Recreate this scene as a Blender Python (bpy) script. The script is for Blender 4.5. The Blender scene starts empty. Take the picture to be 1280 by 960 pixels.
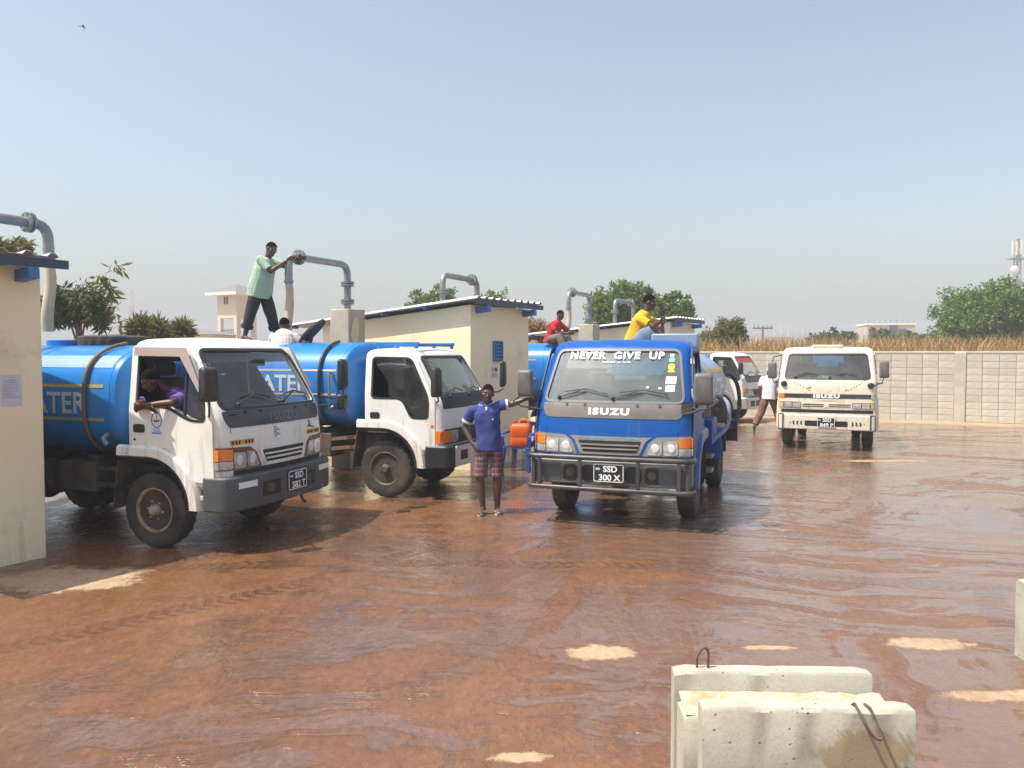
import bpy, bmesh, math, random
import numpy as np
from mathutils import Vector, Matrix, Quaternion

random.seed(7)
rng = np.random.default_rng(7)
C = bpy.context.scene.collection
scene = bpy.context.scene
R = math.radians

# ---------------------------------------------------------------- camera
CAM_H, FPX, HORIZON = 2.08, 1000.0, 441.0
PITCH = math.atan((480 - HORIZON) / FPX)
cd = bpy.data.cameras.new('camera')
cam = bpy.data.objects.new('camera', cd)
C.objects.link(cam)
cam.location = (0, 0, CAM_H)
cam.rotation_euler = (R(90) - PITCH, 0, 0)
cd.sensor_width = 36
cd.lens = 36 * FPX / 1280
cd.clip_start = 0.05
cd.clip_end = 4000
scene.camera = cam

# ---------------------------------------------------------------- sky, sun, exposure
SUN_EL = R(61.5)
SHADOW_DIR = Vector((0.93, 0.36, 0)).normalized()      # the way shadows fall on the ground
w = bpy.data.worlds.new('World')
scene.world = w
w.use_nodes = True
nt = w.node_tree
nt.nodes.clear()
out = nt.nodes.new('ShaderNodeOutputWorld')
bg = nt.nodes.new('ShaderNodeBackground')
sky = nt.nodes.new('ShaderNodeTexSky')
sky.sky_type = 'NISHITA'
sky.sun_disc = False
sky.sun_elevation = SUN_EL
sky.sun_rotation = math.atan2(-SHADOW_DIR.x, -SHADOW_DIR.y)
sky.altitude = 0
sky.air_density = 1.3
sky.dust_density = 3.0
sky.ozone_density = 1.5
bg.inputs['Strength'].default_value = 0.11
hs = nt.nodes.new('ShaderNodeHueSaturation')
hs.inputs['Saturation'].default_value = 0.72
nt.links.new(sky.outputs[0], hs.inputs['Color'])
nt.links.new(hs.outputs[0], bg.inputs['Color'])
nt.links.new(bg.outputs[0], out.inputs['Surface'])
ld = bpy.data.lights.new('sun', 'SUN')
ld.energy = 3.8
ld.angle = R(0.6)
ld.color = (1.0, 0.95, 0.86)
sun = bpy.data.objects.new('sun', ld)
C.objects.link(sun)
sdir = Vector((SHADOW_DIR.x * math.cos(SUN_EL), SHADOW_DIR.y * math.cos(SUN_EL), -math.sin(SUN_EL)))
sun.rotation_euler = sdir.to_track_quat('-Z', 'Y').to_euler()
sun.location = (-20, -8, 30)
scene.view_settings.view_transform = 'Standard'
scene.view_settings.look = 'None'
scene.view_settings.exposure = 0.78
scene.view_settings.gamma = 1.0


# ---------------------------------------------------------------- helpers
def at(px, py, Y):
    """the point that shows at photograph pixel (px, py) at distance Y"""
    d = Vector(((px - 640) / FPX, math.cos(PITCH) - (py - 480) / FPX * math.sin(PITCH),
                -math.sin(PITCH) - (py - 480) / FPX * math.cos(PITCH)))
    return Vector((0, 0, CAM_H)) + d * (Y / d.y)


def rp(corners, r, n=5):
    """rounded polygon; r a number or one per corner"""
    N = len(corners)
    rs = r if isinstance(r, (list, tuple)) else [r] * N
    res = []
    for i in range(N):
        p = Vector(corners[i]).to_2d(); a = Vector(corners[i - 1]).to_2d(); b = Vector(corners[(i + 1) % N]).to_2d()
        rr = min(rs[i], (a - p).length * .45, (b - p).length * .45)
        if rr < 1e-4:
            res.append((p.x, p.y)); continue
        p0 = p + (a - p).normalized() * rr
        p1 = p + (b - p).normalized() * rr
        for k in range(n + 1):
            t = k / n
            q = p0 * (1 - t) ** 2 + p * 2 * t * (1 - t) + p1 * t * t
            res.append((q.x, q.y))
    return res


def rect(u0, v0, u1, v1, r=0, n=4):
    return rp([(u0, v0), (u1, v0), (u1, v1), (u0, v1)], r, n)


def grow(poly, d):
    """polygon offset outward by d (counter-clockwise input not required)"""
    area = sum(poly[i - 1][0] * poly[i][1] - poly[i][0] * poly[i - 1][1] for i in range(len(poly)))
    s = 1 if area > 0 else -1
    res = []
    N = len(poly)
    for i in range(N):
        a = Vector(poly[i - 1]); p = Vector(poly[i]); b = Vector(poly[(i + 1) % N])
        t1 = (p - a); t2 = (b - p)
        if t1.length < 1e-7: t1 = t2
        if t2.length < 1e-7: t2 = t1
        t1.normalize(); t2.normalize()
        n = Vector((t1.y + t2.y, -t1.x - t2.x)) * s
        if n.length < 1e-6: n = Vector((t1.y, -t1.x)) * s
        n.normalize()
        k = max(.4, n.dot(Vector((t1.y, -t1.x)) * s))
        res.append((p.x + n.x * d / k, p.y + n.y * d / k))
    return res


class MB:
    def __init__(s):
        s.v = []; s.f = []; s.m = []; s.mi = 0

    def add(s, vs, fs):
        o = len(s.v)
        s.v += [tuple(p) for p in vs]
        s.f += [tuple(i + o for i in f) for f in fs]
        s.m += [s.mi] * len(fs)
        return s

    def box(s, c, d, rz=0, tilt=None, taper=1):
        x, y, z = d[0] / 2, d[1] / 2, d[2] / 2
        P = [Vector((i * x * (taper if k > 0 else 1), j * y * (taper if k > 0 else 1), k * z)) for k in (-1, 1) for j in (-1, 1) for i in (-1, 1)]
        M = Matrix.Rotation(rz, 3, 'Z')
        if tilt is not None: M = M @ tilt
        c = Vector(c)
        return s.add([c + M @ p for p in P], [(0, 2, 3, 1), (4, 5, 7, 6), (0, 1, 5, 4), (2, 6, 7, 3), (0, 4, 6, 2), (1, 3, 7, 5)])

    def beam(s, p0, p1, w, h, up=(0, 0, 1)):
        p0 = Vector(p0); p1 = Vector(p1); d = (p1 - p0).normalized()
        a = d.cross(Vector(up))
        if a.length < 1e-4: a = d.cross(Vector((1, 0, 0)))
        a.normalize(); b = a.cross(d).normalized()
        vs = [p + a * (i * w / 2) + b * (j * h / 2) for p in (p0, p1) for j in (-1, 1) for i in (-1, 1)]
        return s.add(vs, [(0, 2, 3, 1), (4, 5, 7, 6), (0, 1, 5, 4), (2, 6, 7, 3), (0, 4, 6, 2), (1, 3, 7, 5)])

    def tube(s, pts, r, n=10, caps=True, closed=False):
        pts = [Vector(p) for p in pts]
        N = len(pts)
        rs = r if isinstance(r, (list, tuple)) else [r] * N
        rings = []
        ref = None
        for i in range(N):
            if closed:
                t = (pts[(i + 1) % N] - pts[i - 1])
            else:
                t = pts[min(i + 1, N - 1)] - pts[max(i - 1, 0)]
            if t.length < 1e-9: t = Vector((0, 0, 1))
            t.normalize()
            if ref is None:
                ref = t.cross(Vector((0, 0, 1)))
                if ref.length < .1: ref = t.cross(Vector((1, 0, 0)))
            ref = (ref - t * ref.dot(t))
            if ref.length < 1e-6: ref = t.orthogonal()
            ref.normalize()
            b = t.cross(ref)
            rings.append([pts[i] + (ref * math.cos(2 * math.pi * k / n) + b * math.sin(2 * math.pi * k / n)) * rs[i] for k in range(n)])
        vs = [p for q in rings for p in q]
        fs = []
        M = N if closed else N - 1
        for i in range(M):
            j = (i + 1) % N
            for k in range(n):
                l = (k + 1) % n
                fs.append((i * n + k, i * n + l, j * n + l, j * n + k))
        if caps and not closed:
            fs.append(tuple(range(n - 1, -1, -1)))
            fs.append(tuple((N - 1) * n + k for k in range(n)))
        return s.add(vs, fs)

    def lathe(s, prof, c=(0, 0, 0), axis='z', n=24, wob=None):
        """prof: (r, h) list"""
        vs = []
        for (r, h) in prof:
            for k in range(n):
                a = 2 * math.pi * k / n
                rr = r if wob is None else wob(r, h, k)
                x, y = rr * math.cos(a), rr * math.sin(a)
                p = {'z': (x, y, h), 'y': (x, h, y), 'x': (h, x, y)}[axis]
                vs.append(Vector(p) + Vector(c))
        fs = []
        for i in range(len(prof) - 1):
            for k in range(n):
                l = (k + 1) % n
                fs.append((i * n + k, i * n + l, (i + 1) * n + l, (i + 1) * n + k))
        fs.append(tuple(range(n - 1, -1, -1)))
        fs.append(tuple((len(prof) - 1) * n + k for k in range(n)))
        return s.add(vs, fs)

    def loft(s, rings, caps=True):
        n = len(rings[0])
        vs = [p for r in rings for p in r]
        fs = []
        for i in range(len(rings) - 1):
            for k in range(n):
                l = (k + 1) % n
                fs.append((i * n + k, i * n + l, (i + 1) * n + l, (i + 1) * n + k))
        if caps:
            fs.append(tuple(range(n - 1, -1, -1)))
            fs.append(tuple((len(rings) - 1) * n + k for k in range(n)))
        return s.add(vs, fs)

    def prism(s, poly, fn, d0, d1):
        """poly in (u, v); fn(u, v, d) -> point"""
        n = len(poly)
        return s.loft([[fn(u, v, d0) for u, v in poly], [fn(u, v, d1) for u, v in poly]])

    def sphere(s, c, r, n=12, m=8):
        c = Vector(c)
        r = Vector(r) if isinstance(r, (tuple, list, Vector)) else Vector((r, r, r))
        vs = [c + Vector((0, 0, r.z))]
        for i in range(1, m):
            t = math.pi * i / m
            for k in range(n):
                a = 2 * math.pi * k / n
                vs.append(c + Vector((r.x * math.sin(t) * math.cos(a), r.y * math.sin(t) * math.sin(a), r.z * math.cos(t))))
        vs.append(c - Vector((0, 0, r.z)))
        fs = [(0, 1 + k, 1 + (k + 1) % n) for k in range(n)]
        for i in range(m - 2):
            for k in range(n):
                l = (k + 1) % n
                fs.append((1 + i * n + k, 1 + (i + 1) * n + k, 1 + (i + 1) * n + l, 1 + i * n + l))
        e = len(vs) - 1
        fs += [(e, 1 + (m - 2) * n + (k + 1) % n, 1 + (m - 2) * n + k) for k in range(n)]
        return s.add(vs, fs)

    def build(s, name, mats, parent=None, smooth=30, bevel=0, fix=True, seg=2):
        me = bpy.data.meshes.new(name)
        me.from_pydata(s.v, [], s.f)
        mats = mats if isinstance(mats, (list, tuple)) else [mats]
        for m in mats: me.materials.append(m)
        if len(mats) > 1: me.polygons.foreach_set('material_index', s.m)
        if fix:
            bm = bmesh.new(); bm.from_mesh(me)
            bmesh.ops.recalc_face_normals(bm, faces=bm.faces)
            bm.to_mesh(me); bm.free()
        return link(name, me, parent, smooth, bevel, seg)


def link(name, me, parent=None, smooth=30, bevel=0, seg=2):
    if smooth:
        me.shade_smooth()
        me.set_sharp_from_angle(angle=R(smooth))
    o = bpy.data.objects.new(name, me)
    C.objects.link(o)
    o.parent = parent
    if bevel:
        b = o.modifiers.new('bevel', 'BEVEL')
        b.width = bevel; b.segments = seg; b.limit_method = 'ANGLE'; b.angle_limit = R(40); b.use_clamp_overlap = True
    return o


def tag(o, label=None, cat=None, group=None, kind=None):
    if label: o['label'] = label
    if cat: o['category'] = cat
    if group: o['group'] = group
    if kind: o['kind'] = kind
    return o


def thing(name, label, cat, loc=(0, 0, 0), rz=0, group=None, scale=1):
    o = bpy.data.objects.new(name, None)
    C.objects.link(o)
    o.location = loc
    o.rotation_euler = (0, 0, rz)
    o.scale = (scale,) * 3
    o.empty_display_size = .2
    return tag(o, label, cat, group)


def panel(name, outline, fn, off, th, mat, parent=None, holes=(), cu=(), cv=(), smooth=30, raw=False):
    """a sheet in (u, v) with holes, mapped by fn(u, v, offset) and given thickness th"""
    bm = bmesh.new()
    for loop in [outline] + list(holes):
        vs = [bm.verts.new((u, v, 0)) for u, v in loop]
        for i in range(len(vs)): bm.edges.new((vs[i - 1], vs[i]))
    bmesh.ops.triangle_fill(bm, edges=bm.edges[:], use_beauty=True, use_dissolve=False)
    for us, ax in ((cu, (1, 0, 0)), (cv, (0, 1, 0))):
        for u in us:
            bmesh.ops.bisect_plane(bm, geom=bm.verts[:] + bm.edges[:] + bm.faces[:], plane_co=(u * ax[0], u * ax[1], 0), plane_no=ax)
    bm.verts.index_update()
    uv = [(p.co.x, p.co.y) for p in bm.verts]
    n = len(uv)
    vs = [fn(u, v, off) for u, v in uv] + [fn(u, v, off - th) for u, v in uv]
    fs = []
    for f in bm.faces:
        ix = [p.index for p in f.verts]
        fs.append(tuple(ix)); fs.append(tuple(i + n for i in reversed(ix)))
    for e in bm.edges:
        if len(e.link_faces) == 1:
            a, b = e.verts[0].index, e.verts[1].index
            fs.append((a, b, b + n, a + n))
    bm.free()
    mb = MB(); mb.add(vs, fs)
    if raw: return mb
    return mb.build(name, mat, parent, smooth)


def ring(name, poly, wd, fn, off, th, mat, parent=None, cu=(), cv=()):
    return panel(name, grow(poly, wd), fn, off, th, mat, parent, holes=[poly], cu=cu, cv=cv)


def text_mesh(body, size, bold=0.0, space=1.0, shear=0):
    cu = bpy.data.curves.new('t', 'FONT')
    cu.body = body; cu.size = size; cu.offset = bold; cu.space_character = space; cu.shear = shear
    cu.align_x = 'CENTER'; cu.align_y = 'CENTER'; cu.resolution_u = 3
    o = bpy.data.objects.new('t', cu)
    C.objects.link(o)
    dg = bpy.context.evaluated_depsgraph_get()
    me = bpy.data.meshes.new_from_object(o.evaluated_get(dg))
    v = [(p.co.x, p.co.y) for p in me.vertices]; f = [tuple(p.vertices) for p in me.polygons]
    bpy.data.objects.remove(o); bpy.data.meshes.remove(me); bpy.data.curves.remove(cu)
    return v, f


def lettering(name, body, size, fn, off, mat, parent, bold=0, width=None, height=None, space=1.0, stretch=1, shear=0):
    v, f = text_mesh(body, size, bold, space, shear)
    xs = [p[0] for p in v]; ys = [p[1] for p in v]
    cx, cy = (min(xs) + max(xs)) / 2, (min(ys) + max(ys)) / 2
    sx = width / (max(xs) - min(xs)) if width else stretch
    sy = height / (max(ys) - min(ys)) if height else 1
    vs = [fn((x - cx) * sx, (y - cy) * sy, off) for x, y in v]
    mb = MB(); mb.add(vs, f)
    return mb.build(name, mat, parent, smooth=0, fix=False)


def boolean(o, cutter, op='DIFFERENCE'):
    md = o.modifiers.new('b', 'BOOLEAN')
    md.object = cutter; md.operation = op; md.solver = 'MANIFOLD'
    dg = bpy.context.evaluated_depsgraph_get(); dg.update()
    me = bpy.data.meshes.new_from_object(o.evaluated_get(dg))
    o.modifiers.clear()
    old = o.data
    o.data = me
    bpy.data.meshes.remove(old)
    bpy.data.objects.remove(cutter)


def remesh(mb, name, mat, parent, voxel, smooth_it=3, disp=0, dscale=6.0, seed=0):
    """join overlapping closed shapes into one continuous skin"""
    o = mb.build('tmp', mat, None, smooth=0)
    md = o.modifiers.new('r', 'REMESH'); md.mode = 'VOXEL'; md.voxel_size = voxel
    if smooth_it:
        sm = o.modifiers.new('s', 'SMOOTH'); sm.iterations = smooth_it; sm.factor = .5
    dg = bpy.context.evaluated_depsgraph_get(); dg.update()
    me = bpy.data.meshes.new_from_object(o.evaluated_get(dg))
    bpy.data.objects.remove(o)
    if disp:
        from mathutils import noise
        k = len(me.vertices)
        co = np.empty(k * 3, 'f'); no = np.empty(k * 3, 'f')
        me.vertices.foreach_get('co', co)
        me.vertex_normals.foreach_get('vector', no)
        co = co.reshape(-1, 3); no = no.reshape(-1, 3)
        off = Vector((seed, seed * 2, 0)); off2 = Vector((5, 1, 2))
        d = np.empty(k)
        for i, p in enumerate(co):
            q = Vector(p) * dscale + off
            d[i] = noise.noise(q) * .6 + (1 - abs(noise.noise(q * .8 + off2))) * .6 - .4
        co += no * (d * disp)[:, None]
        me.vertices.foreach_set('co', co.ravel().astype('f'))
        me.update()
    me.name = name
    return link(name, me, parent, smooth=180)


# ---------------------------------------------------------------- materials
def nodes(name):
    m = bpy.data.materials.new(name)
    m.use_nodes = True
    t = m.node_tree
    b = t.nodes['Principled BSDF']
    return m, t, b


def N(t, kind, **kw):
    n = t.nodes.new(kind)
    for k, v in kw.items():
        if k.startswith('i_'):
            key = k[2:].replace('_', ' ')
            n.inputs[key].default_value = v
        else:
            setattr(n, k, v)
    return n


def ramp(t, src, stops):
    r = t.nodes.new('ShaderNodeValToRGB')
    e = r.color_ramp.elements
    while len(e) < len(stops): e.new(.5)
    for i, (p, c) in enumerate(stops):
        e[i].position = p
        e[i].color = (c, c, c, 1) if isinstance(c, (int, float)) else (*c, 1)
    t.links.new(src, r.inputs[0])
    return r.outputs[0]


def mix(t, fac, a, b):
    m = t.nodes.new('ShaderNodeMix'); m.data_type = 'RGBA'
    for s, x in ((0, fac), (6, a), (7, b)):
        if hasattr(x, 'is_output'): t.links.new(x, m.inputs[s])
        elif s == 0: m.inputs[0].default_value = x
        else: m.inputs[s].default_value = (*x, 1)
    return m.outputs[2]


def mth(t, op, a, b=0.0, clamp=False):
    m = t.nodes.new('ShaderNodeMath'); m.operation = op; m.use_clamp = clamp
    for i, x in ((0, a), (1, b)):
        if hasattr(x, 'is_output'): t.links.new(x, m.inputs[i])
        else: m.inputs[i].default_value = x
    return m.outputs[0]


def noise_tex(t, vec, scale, detail=4, rough=.55, dist=0):
    n = t.nodes.new('ShaderNodeTexNoise')
    n.inputs['Scale'].default_value = scale; n.inputs['Detail'].default_value = detail
    n.inputs['Roughness'].default_value = rough; n.inputs['Distortion'].default_value = dist
    if vec is not None: t.links.new(vec, n.inputs['Vector'])
    return n.outputs['Fac']


def coords(t, scale=(1, 1, 1), rot=(0, 0, 0), kind='Object'):
    c = t.nodes.new('ShaderNodeTexCoord')
    m = t.nodes.new('ShaderNodeMapping')
    m.inputs['Scale'].default_value = scale; m.inputs['Rotation'].default_value = rot
    t.links.new(c.outputs[kind], m.inputs[0])
    return m.outputs[0]


def bump(t, b, h, strength=.3, dist=.01):
    n = t.nodes.new('ShaderNodeBump')
    n.inputs['Strength'].default_value = strength; n.inputs['Distance'].default_value = dist
    t.links.new(h, n.inputs['Height'])
    t.links.new(n.outputs[0], b.inputs['Normal'])


MATS = {}


def mat(name, col, rough=.5, metal=0, col2=None, scale=3, lo=.35, hi=.65, bmp=0, bscale=40, bdist=.004, coat=0, dirt=None, dscale=2.5, dlo=.52, dhi=.75, stretch=(1, 1, 1), spec=None, splash=None, sz=(.5, 1.5)):
    """colour with a noise variation towards col2 and worn dirt of its own shape"""
    if name in MATS: return MATS[name]
    m, t, b = nodes(name)
    b.inputs['Base Color'].default_value = (*col, 1)
    b.inputs['Roughness'].default_value = rough
    b.inputs['Metallic'].default_value = metal
    if coat: b.inputs['Coat Weight'].default_value = coat; b.inputs['Coat Roughness'].default_value = .08
    if spec is not None: b.inputs['Specular IOR Level'].default_value = spec
    src = None
    if col2 or dirt or bmp or splash: co = coords(t, stretch)
    if col2:
        f = ramp(t, noise_tex(t, co, scale, 5), [(lo, 0.0), (hi, 1.0)])
        src = mix(t, f, col, col2)
    if dirt:
        f = ramp(t, noise_tex(t, co, dscale, 8, .65), [(dlo, 0.0), (dhi, 1.0)])
        src = mix(t, f, src if src else col, dirt)
        rr = t.nodes.new('ShaderNodeMapRange')
        rr.inputs['To Min'].default_value = rough; rr.inputs['To Max'].default_value = .85
        t.links.new(f, rr.inputs[0]); t.links.new(rr.outputs[0], b.inputs['Roughness'])
    if splash:      # flung mud: spatter that gets denser near the wheels, plus runs down the sheet
        sp = N(t, 'ShaderNodeSeparateXYZ'); t.links.new(co, sp.inputs[0])
        hgt = t.nodes.new('ShaderNodeMapRange'); hgt.inputs['From Min'].default_value = sz[0]; hgt.inputs['From Max'].default_value = sz[1]
        hgt.inputs['To Min'].default_value = .13; hgt.inputs['To Max'].default_value = -.04
        t.links.new(sp.outputs[2], hgt.inputs[0])
        f1 = ramp(t, mth(t, 'ADD', noise_tex(t, co, 34, 5, .7), hgt.outputs[0]), [(.62, 0.0), (.70, 1.0)])
        f2 = ramp(t, mth(t, 'ADD', noise_tex(t, coords(t, (7, 7, .8)), 1.5, 4), hgt.outputs[0]), [(.60, 0.0), (.78, .8)])
        f3 = mth(t, 'MULTIPLY', mth(t, 'MAXIMUM', mth(t, 'MULTIPLY', f1, .45), f2), .7)
        src = mix(t, f3, src if src else col, splash)
    if src: t.links.new(src, b.inputs['Base Color'])
    if bmp: bump(t, b, noise_tex(t, co, bscale, 6), bmp, bdist)
    MATS[name] = m
    return m


def glass(name, tint, refl=1.0, dust=0.06, dustcol=(.5, .48, .42)):
    if name in MATS: return MATS[name]
    m, t, b = nodes(name)
    t.nodes.remove(b)
    tr = N(t, 'ShaderNodeBsdfTransparent'); tr.inputs[0].default_value = (*tint, 1)
    gl = N(t, 'ShaderNodeBsdfGlossy'); gl.inputs['Roughness'].default_value = .02
    df = N(t, 'ShaderNodeBsdfDiffuse'); df.inputs[0].default_value = (*dustcol, 1)
    fr = N(t, 'ShaderNodeFresnel'); fr.inputs[0].default_value = 1.5
    co = coords(t)
    dn = ramp(t, noise_tex(t, co, 2.2, 6, .6), [(.3, dust * .5), (.7, dust * 1.5)])
    m0 = N(t, 'ShaderNodeMixShader'); m1 = N(t, 'ShaderNodeMixShader')
    t.links.new(dn, m0.inputs[0]); t.links.new(tr.outputs[0], m0.inputs[1]); t.links.new(df.outputs[0], m0.inputs[2])
    gm = N(t, 'ShaderNodeNewGeometry')          # a pane reflects where light enters it
    t.links.new(mth(t, 'MULTIPLY', mth(t, 'MULTIPLY', fr.outputs[0], refl * 1.6, True), mth(t, 'SUBTRACT', 1.0, gm.outputs['Backfacing'])), m1.inputs[0])
    t.links.new(m0.outputs[0], m1.inputs[1]); t.links.new(gl.outputs[0], m1.inputs[2])
    t.links.new(m1.outputs[0], t.nodes['Material Output'].inputs[0])
    MATS[name] = m
    return m


def leaf_mat(name, cols, trans=.35):
    if name in MATS: return MATS[name]
    m, t, b = nodes(name)
    g = N(t, 'ShaderNodeNewGeometry')
    k = len(cols)
    c = ramp(t, g.outputs['Random Per Island'], [(i / max(1, k - 1), q) for i, q in enumerate(cols)])
    t.links.new(c, b.inputs['Base Color'])
    b.inputs['Roughness'].default_value = .55
    b.inputs['Specular IOR Level'].default_value = .25
    tl = N(t, 'ShaderNodeBsdfTranslucent'); t.links.new(c, tl.inputs[0])
    mx = N(t, 'ShaderNodeMixShader'); mx.inputs[0].default_value = trans
    t.links.new(b.outputs[0], mx.inputs[1]); t.links.new(tl.outputs[0], mx.inputs[2])
    t.links.new(mx.outputs[0], t.nodes['Material Output'].inputs[0])
    MATS[name] = m
    return m


MUD = (.20, .105, .055)
DUST = (.36, .27, .17)
BLACK = mat('black plastic', (.018, .018, .02), .5, dirt=(.09, .075, .06), dlo=.5, dhi=.8)
RUBBER = mat('tyre rubber', (.022, .021, .02), .75, col2=(.085, .065, .045), scale=4, bmp=.3, bscale=60)
DARKIN = mat('cab interior', (.10, .097, .092), .8)
SEAT = mat('seat cloth', (.06, .06, .07), .9, col2=(.11, .10, .10))
CHASSIS = mat('chassis grime', (.035, .03, .026), .8, col2=(.11, .08, .055), scale=5)
STEEL = mat('galvanised steel', (.33, .34, .33), .5, .6, col2=(.22, .22, .21), scale=6)
CHROME = mat('chrome', (.7, .7, .7), .15, 1)
WHITEP = mat('white print', (.8, .8, .8), .5)
BLACKP = mat('black print', (.012, .012, .012), .5)
YELLOWP = mat('yellow print', (.62, .36, .03), .5)
GLASS = glass('clear glass', (.95, .97, .97), 1.0, .035)
GLASSD = glass('dark glass', (.42, .46, .47), 1.0, .05)
LENS = mat('lamp lens', (.62, .62, .58), .12, .25, col2=(.32, .32, .3), scale=14, coat=.6)
AMBER = mat('amber lens', (.75, .2, .015), .2, coat=.5)
AMBERD = mat('dark amber trim', (.16, .06, .03), .4)


# ================================================================ SETTING
WALL_P = Vector((11.5, 25.0)); WALL_T = Vector((.905, -.425)).normalized(); WALL_N = Vector((.425, .905)).normalized()


def ground_material():
    m, t, b = nodes('wet red mud')
    P = coords(t)
    sep = N(t, 'ShaderNodeSeparateXYZ'); t.links.new(P, sep.inputs[0])
    X, Y = sep.outputs[0], sep.outputs[1]
    mul = lambda a, c: mth(t, 'MULTIPLY', a, c)
    add = lambda a, c: mth(t, 'ADD', a, c)
    sub = lambda a, c: mth(t, 'SUBTRACT', a, c)

    def smooth(src, lo, hi):
        r = N(t, 'ShaderNodeMapRange'); r.interpolation_type = 'SMOOTHSTEP'
        r.inputs['From Min'].default_value = lo; r.inputs['From Max'].default_value = hi
        t.links.new(src, r.inputs[0]); return r.outputs[0]

    def radial(cx, cy):
        dx, dy = sub(X, cx), sub(Y, cy)
        return mth(t, 'SQRT', add(mul(dx, dx), mul(dy, dy))), mth(t, 'ARCTAN2', dx, dy)

    def vec(a, c):
        v = N(t, 'ShaderNodeCombineXYZ'); t.links.new(a, v.inputs[0]); t.links.new(c, v.inputs[1]); return v.outputs[0]
    Q = vec(X, mul(Y, .55))
    big = noise_tex(t, P, .38, 4, .55)
    mid = noise_tex(t, Q, 2.6, 6, .62)
    clump = noise_tex(t, Q, 9, 5, .65, .5)
    fine = noise_tex(t, Q, 24, 5, .65, .3)
    grit = noise_tex(t, P, 85, 3, .7)
    wobble = mul(sub(noise_tex(t, P, .5, 3), .5), 1.5)
    # sweeping tyre streaks: noise drawn out along arcs
    r1, a1 = radial(-1.0, -7.5)
    s1 = noise_tex(t, vec(mul(a1, 3.2), mul(add(r1, wobble), 3.0)), 1.0, 7, .68)
    r2, a2 = radial(15.0, 1.0)
    s2 = noise_tex(t, vec(mul(a2, 2.6), mul(add(r2, wobble), 2.6)), 1.0, 6, .66)
    smix = smooth(noise_tex(t, P, .22, 2), .42, .6)
    stk = add(mul(s1, sub(1.0, mul(smix, .75))), mul(s2, mul(smix, .75)))
    # separate wheel tracks with tread marks
    trk = None
    for (cx, cy, rad) in ((15.0, 1.0, 12.3), (15.0, 1.0, 10.6), (-1.0, -7.5, 17.1), (-1.0, -7.5, 15.4), (-12, 16, 13.4), (-12, 16, 11.9)):
        r_, a_ = radial(cx, cy)
        band = sub(1.0, smooth(mth(t, 'ABSOLUTE', add(sub(r_, rad), mul(wobble, .25))), .09, .16))
        lug = smooth(mth(t, 'SINE', add(mul(a_, rad * 55), mul(mth(t, 'ABSOLUTE', sub(r_, rad)), 30))), -.3, .5)
        bnd = mul(band, add(.45, mul(lug, .55)))
        trk = bnd if trk is None else mth(t, 'MAXIMUM', trk, bnd)
    trk = mul(trk, smooth(noise_tex(t, P, .45, 3), .40, .52))
    # the right hand side of the yard holds more standing water
    rt = smooth(add(X, mul(Y, .15)), -1.5, 4.0)
    wet0 = add(add(mul(stk, add(.52, mul(rt, .46))), mul(big, sub(.74, mul(rt, .38)))), mul(mid, add(.22, mul(rt, -.08))))
    wet0 = add(sub(wet0, mul(rt, .085)), mul(sub(clump, .5), .10))
    water = ramp(t, sub(wet0, mul(trk, .05)), [(.685, 1.0), (.725, 0.0)])
    pool = ramp(t, sub(wet0, mul(trk, .05)), [(.60, 1.0), (.64, 0.0)])
    # dry sand islands with ragged damp edges; one streak paints a reflection
    spots = [(.64, 5.49, .30, .13), (1.82, 5.58, .22, .06), (2.98, 5.67, .30, .13), (2.95, 4.78, .40, .10), (-4.15, 7.3, .75, .42),
             (-5.3, 6.6, .7, .9), (.04, 4.05, .16, .06), (7.2, 15.4, .9, .14), (5.0, 24.0, 4.0, 1.4)]  # the long streak before the cream tanker paints a pale reflection as sand
    dsum = None
    wob = add(mul(sub(noise_tex(t, P, 2.6, 7, .7), .5), 1.7), mul(sub(noise_tex(t, P, 11, 6, .75), .5), 1.5))
    for (cx, cy, rx, ry) in spots:
        dx = mth(t, 'DIVIDE', sub(X, cx), rx); dy = mth(t, 'DIVIDE', sub(Y, cy), ry)
        d = mth(t, 'SQRT', add(mul(dx, dx), mul(dy, dy)))
        dsum = d if dsum is None else mth(t, 'MINIMUM', dsum, d)
    dq = mul(add(dsum, wob), .4)
    dry = ramp(t, dq, [(.31, 1.0), (.36, .72), (.44, 0.0)])
    damp = ramp(t, dq, [(.42, 1.0), (.85, 0.0)])
    dw = add(mul(sub(X, WALL_P.x), WALL_N.x), mul(sub(Y, WALL_P.y), WALL_N.y))
    far = smooth(add(dw, wob), -1.5, -.9)
    side = smooth(add(mth(t, 'ABSOLUTE', X), wob), 24, 34)
    dryall = mth(t, 'MAXIMUM', mth(t, 'MAXIMUM', dry, far), side)
    nw = sub(1.0, water)
    # colour of the earth, with ripple sparkle and sky reflection painted in
    mud = mix(t, ramp(t, mid, [(.38, 0.0), (.62, 1.0)]), (.100, .045, .022), (.175, .081, .039))
    mud = mix(t, mul(ramp(t, clump, [(.5, 0.0), (.70, 1.0)]), .6), mud, (.27, .138, .073))
    mud = mix(t, mul(ramp(t, fine, [(.34, 1.0), (.47, 0.0)]), .7), mud, (.045, .020, .010))  # dark flecks painted in to sharpen the ripples' sparkle
    mud = mix(t, mul(ramp(t, fine, [(.56, 0.0), (.70, 1.0)]), .55), mud, (.33, .19, .105))  # pale flecks painted in for the glints on the ripples
    mud = mix(t, mul(nw, .45), mud, (.230, .107, .051))
    mud = mix(t, mul(ramp(t, big, [(.40, 1.0), (.60, 0.0)]), .45), mud, (.095, .048, .028))
    mud = mix(t, mul(water, add(.18, mul(rt, .37))), mud, (.245, .150, .105))     # silty water, paled to paint in the sky's reflection
    mud = mix(t, mul(damp, .6), mud, (.18, .080, .032))
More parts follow.
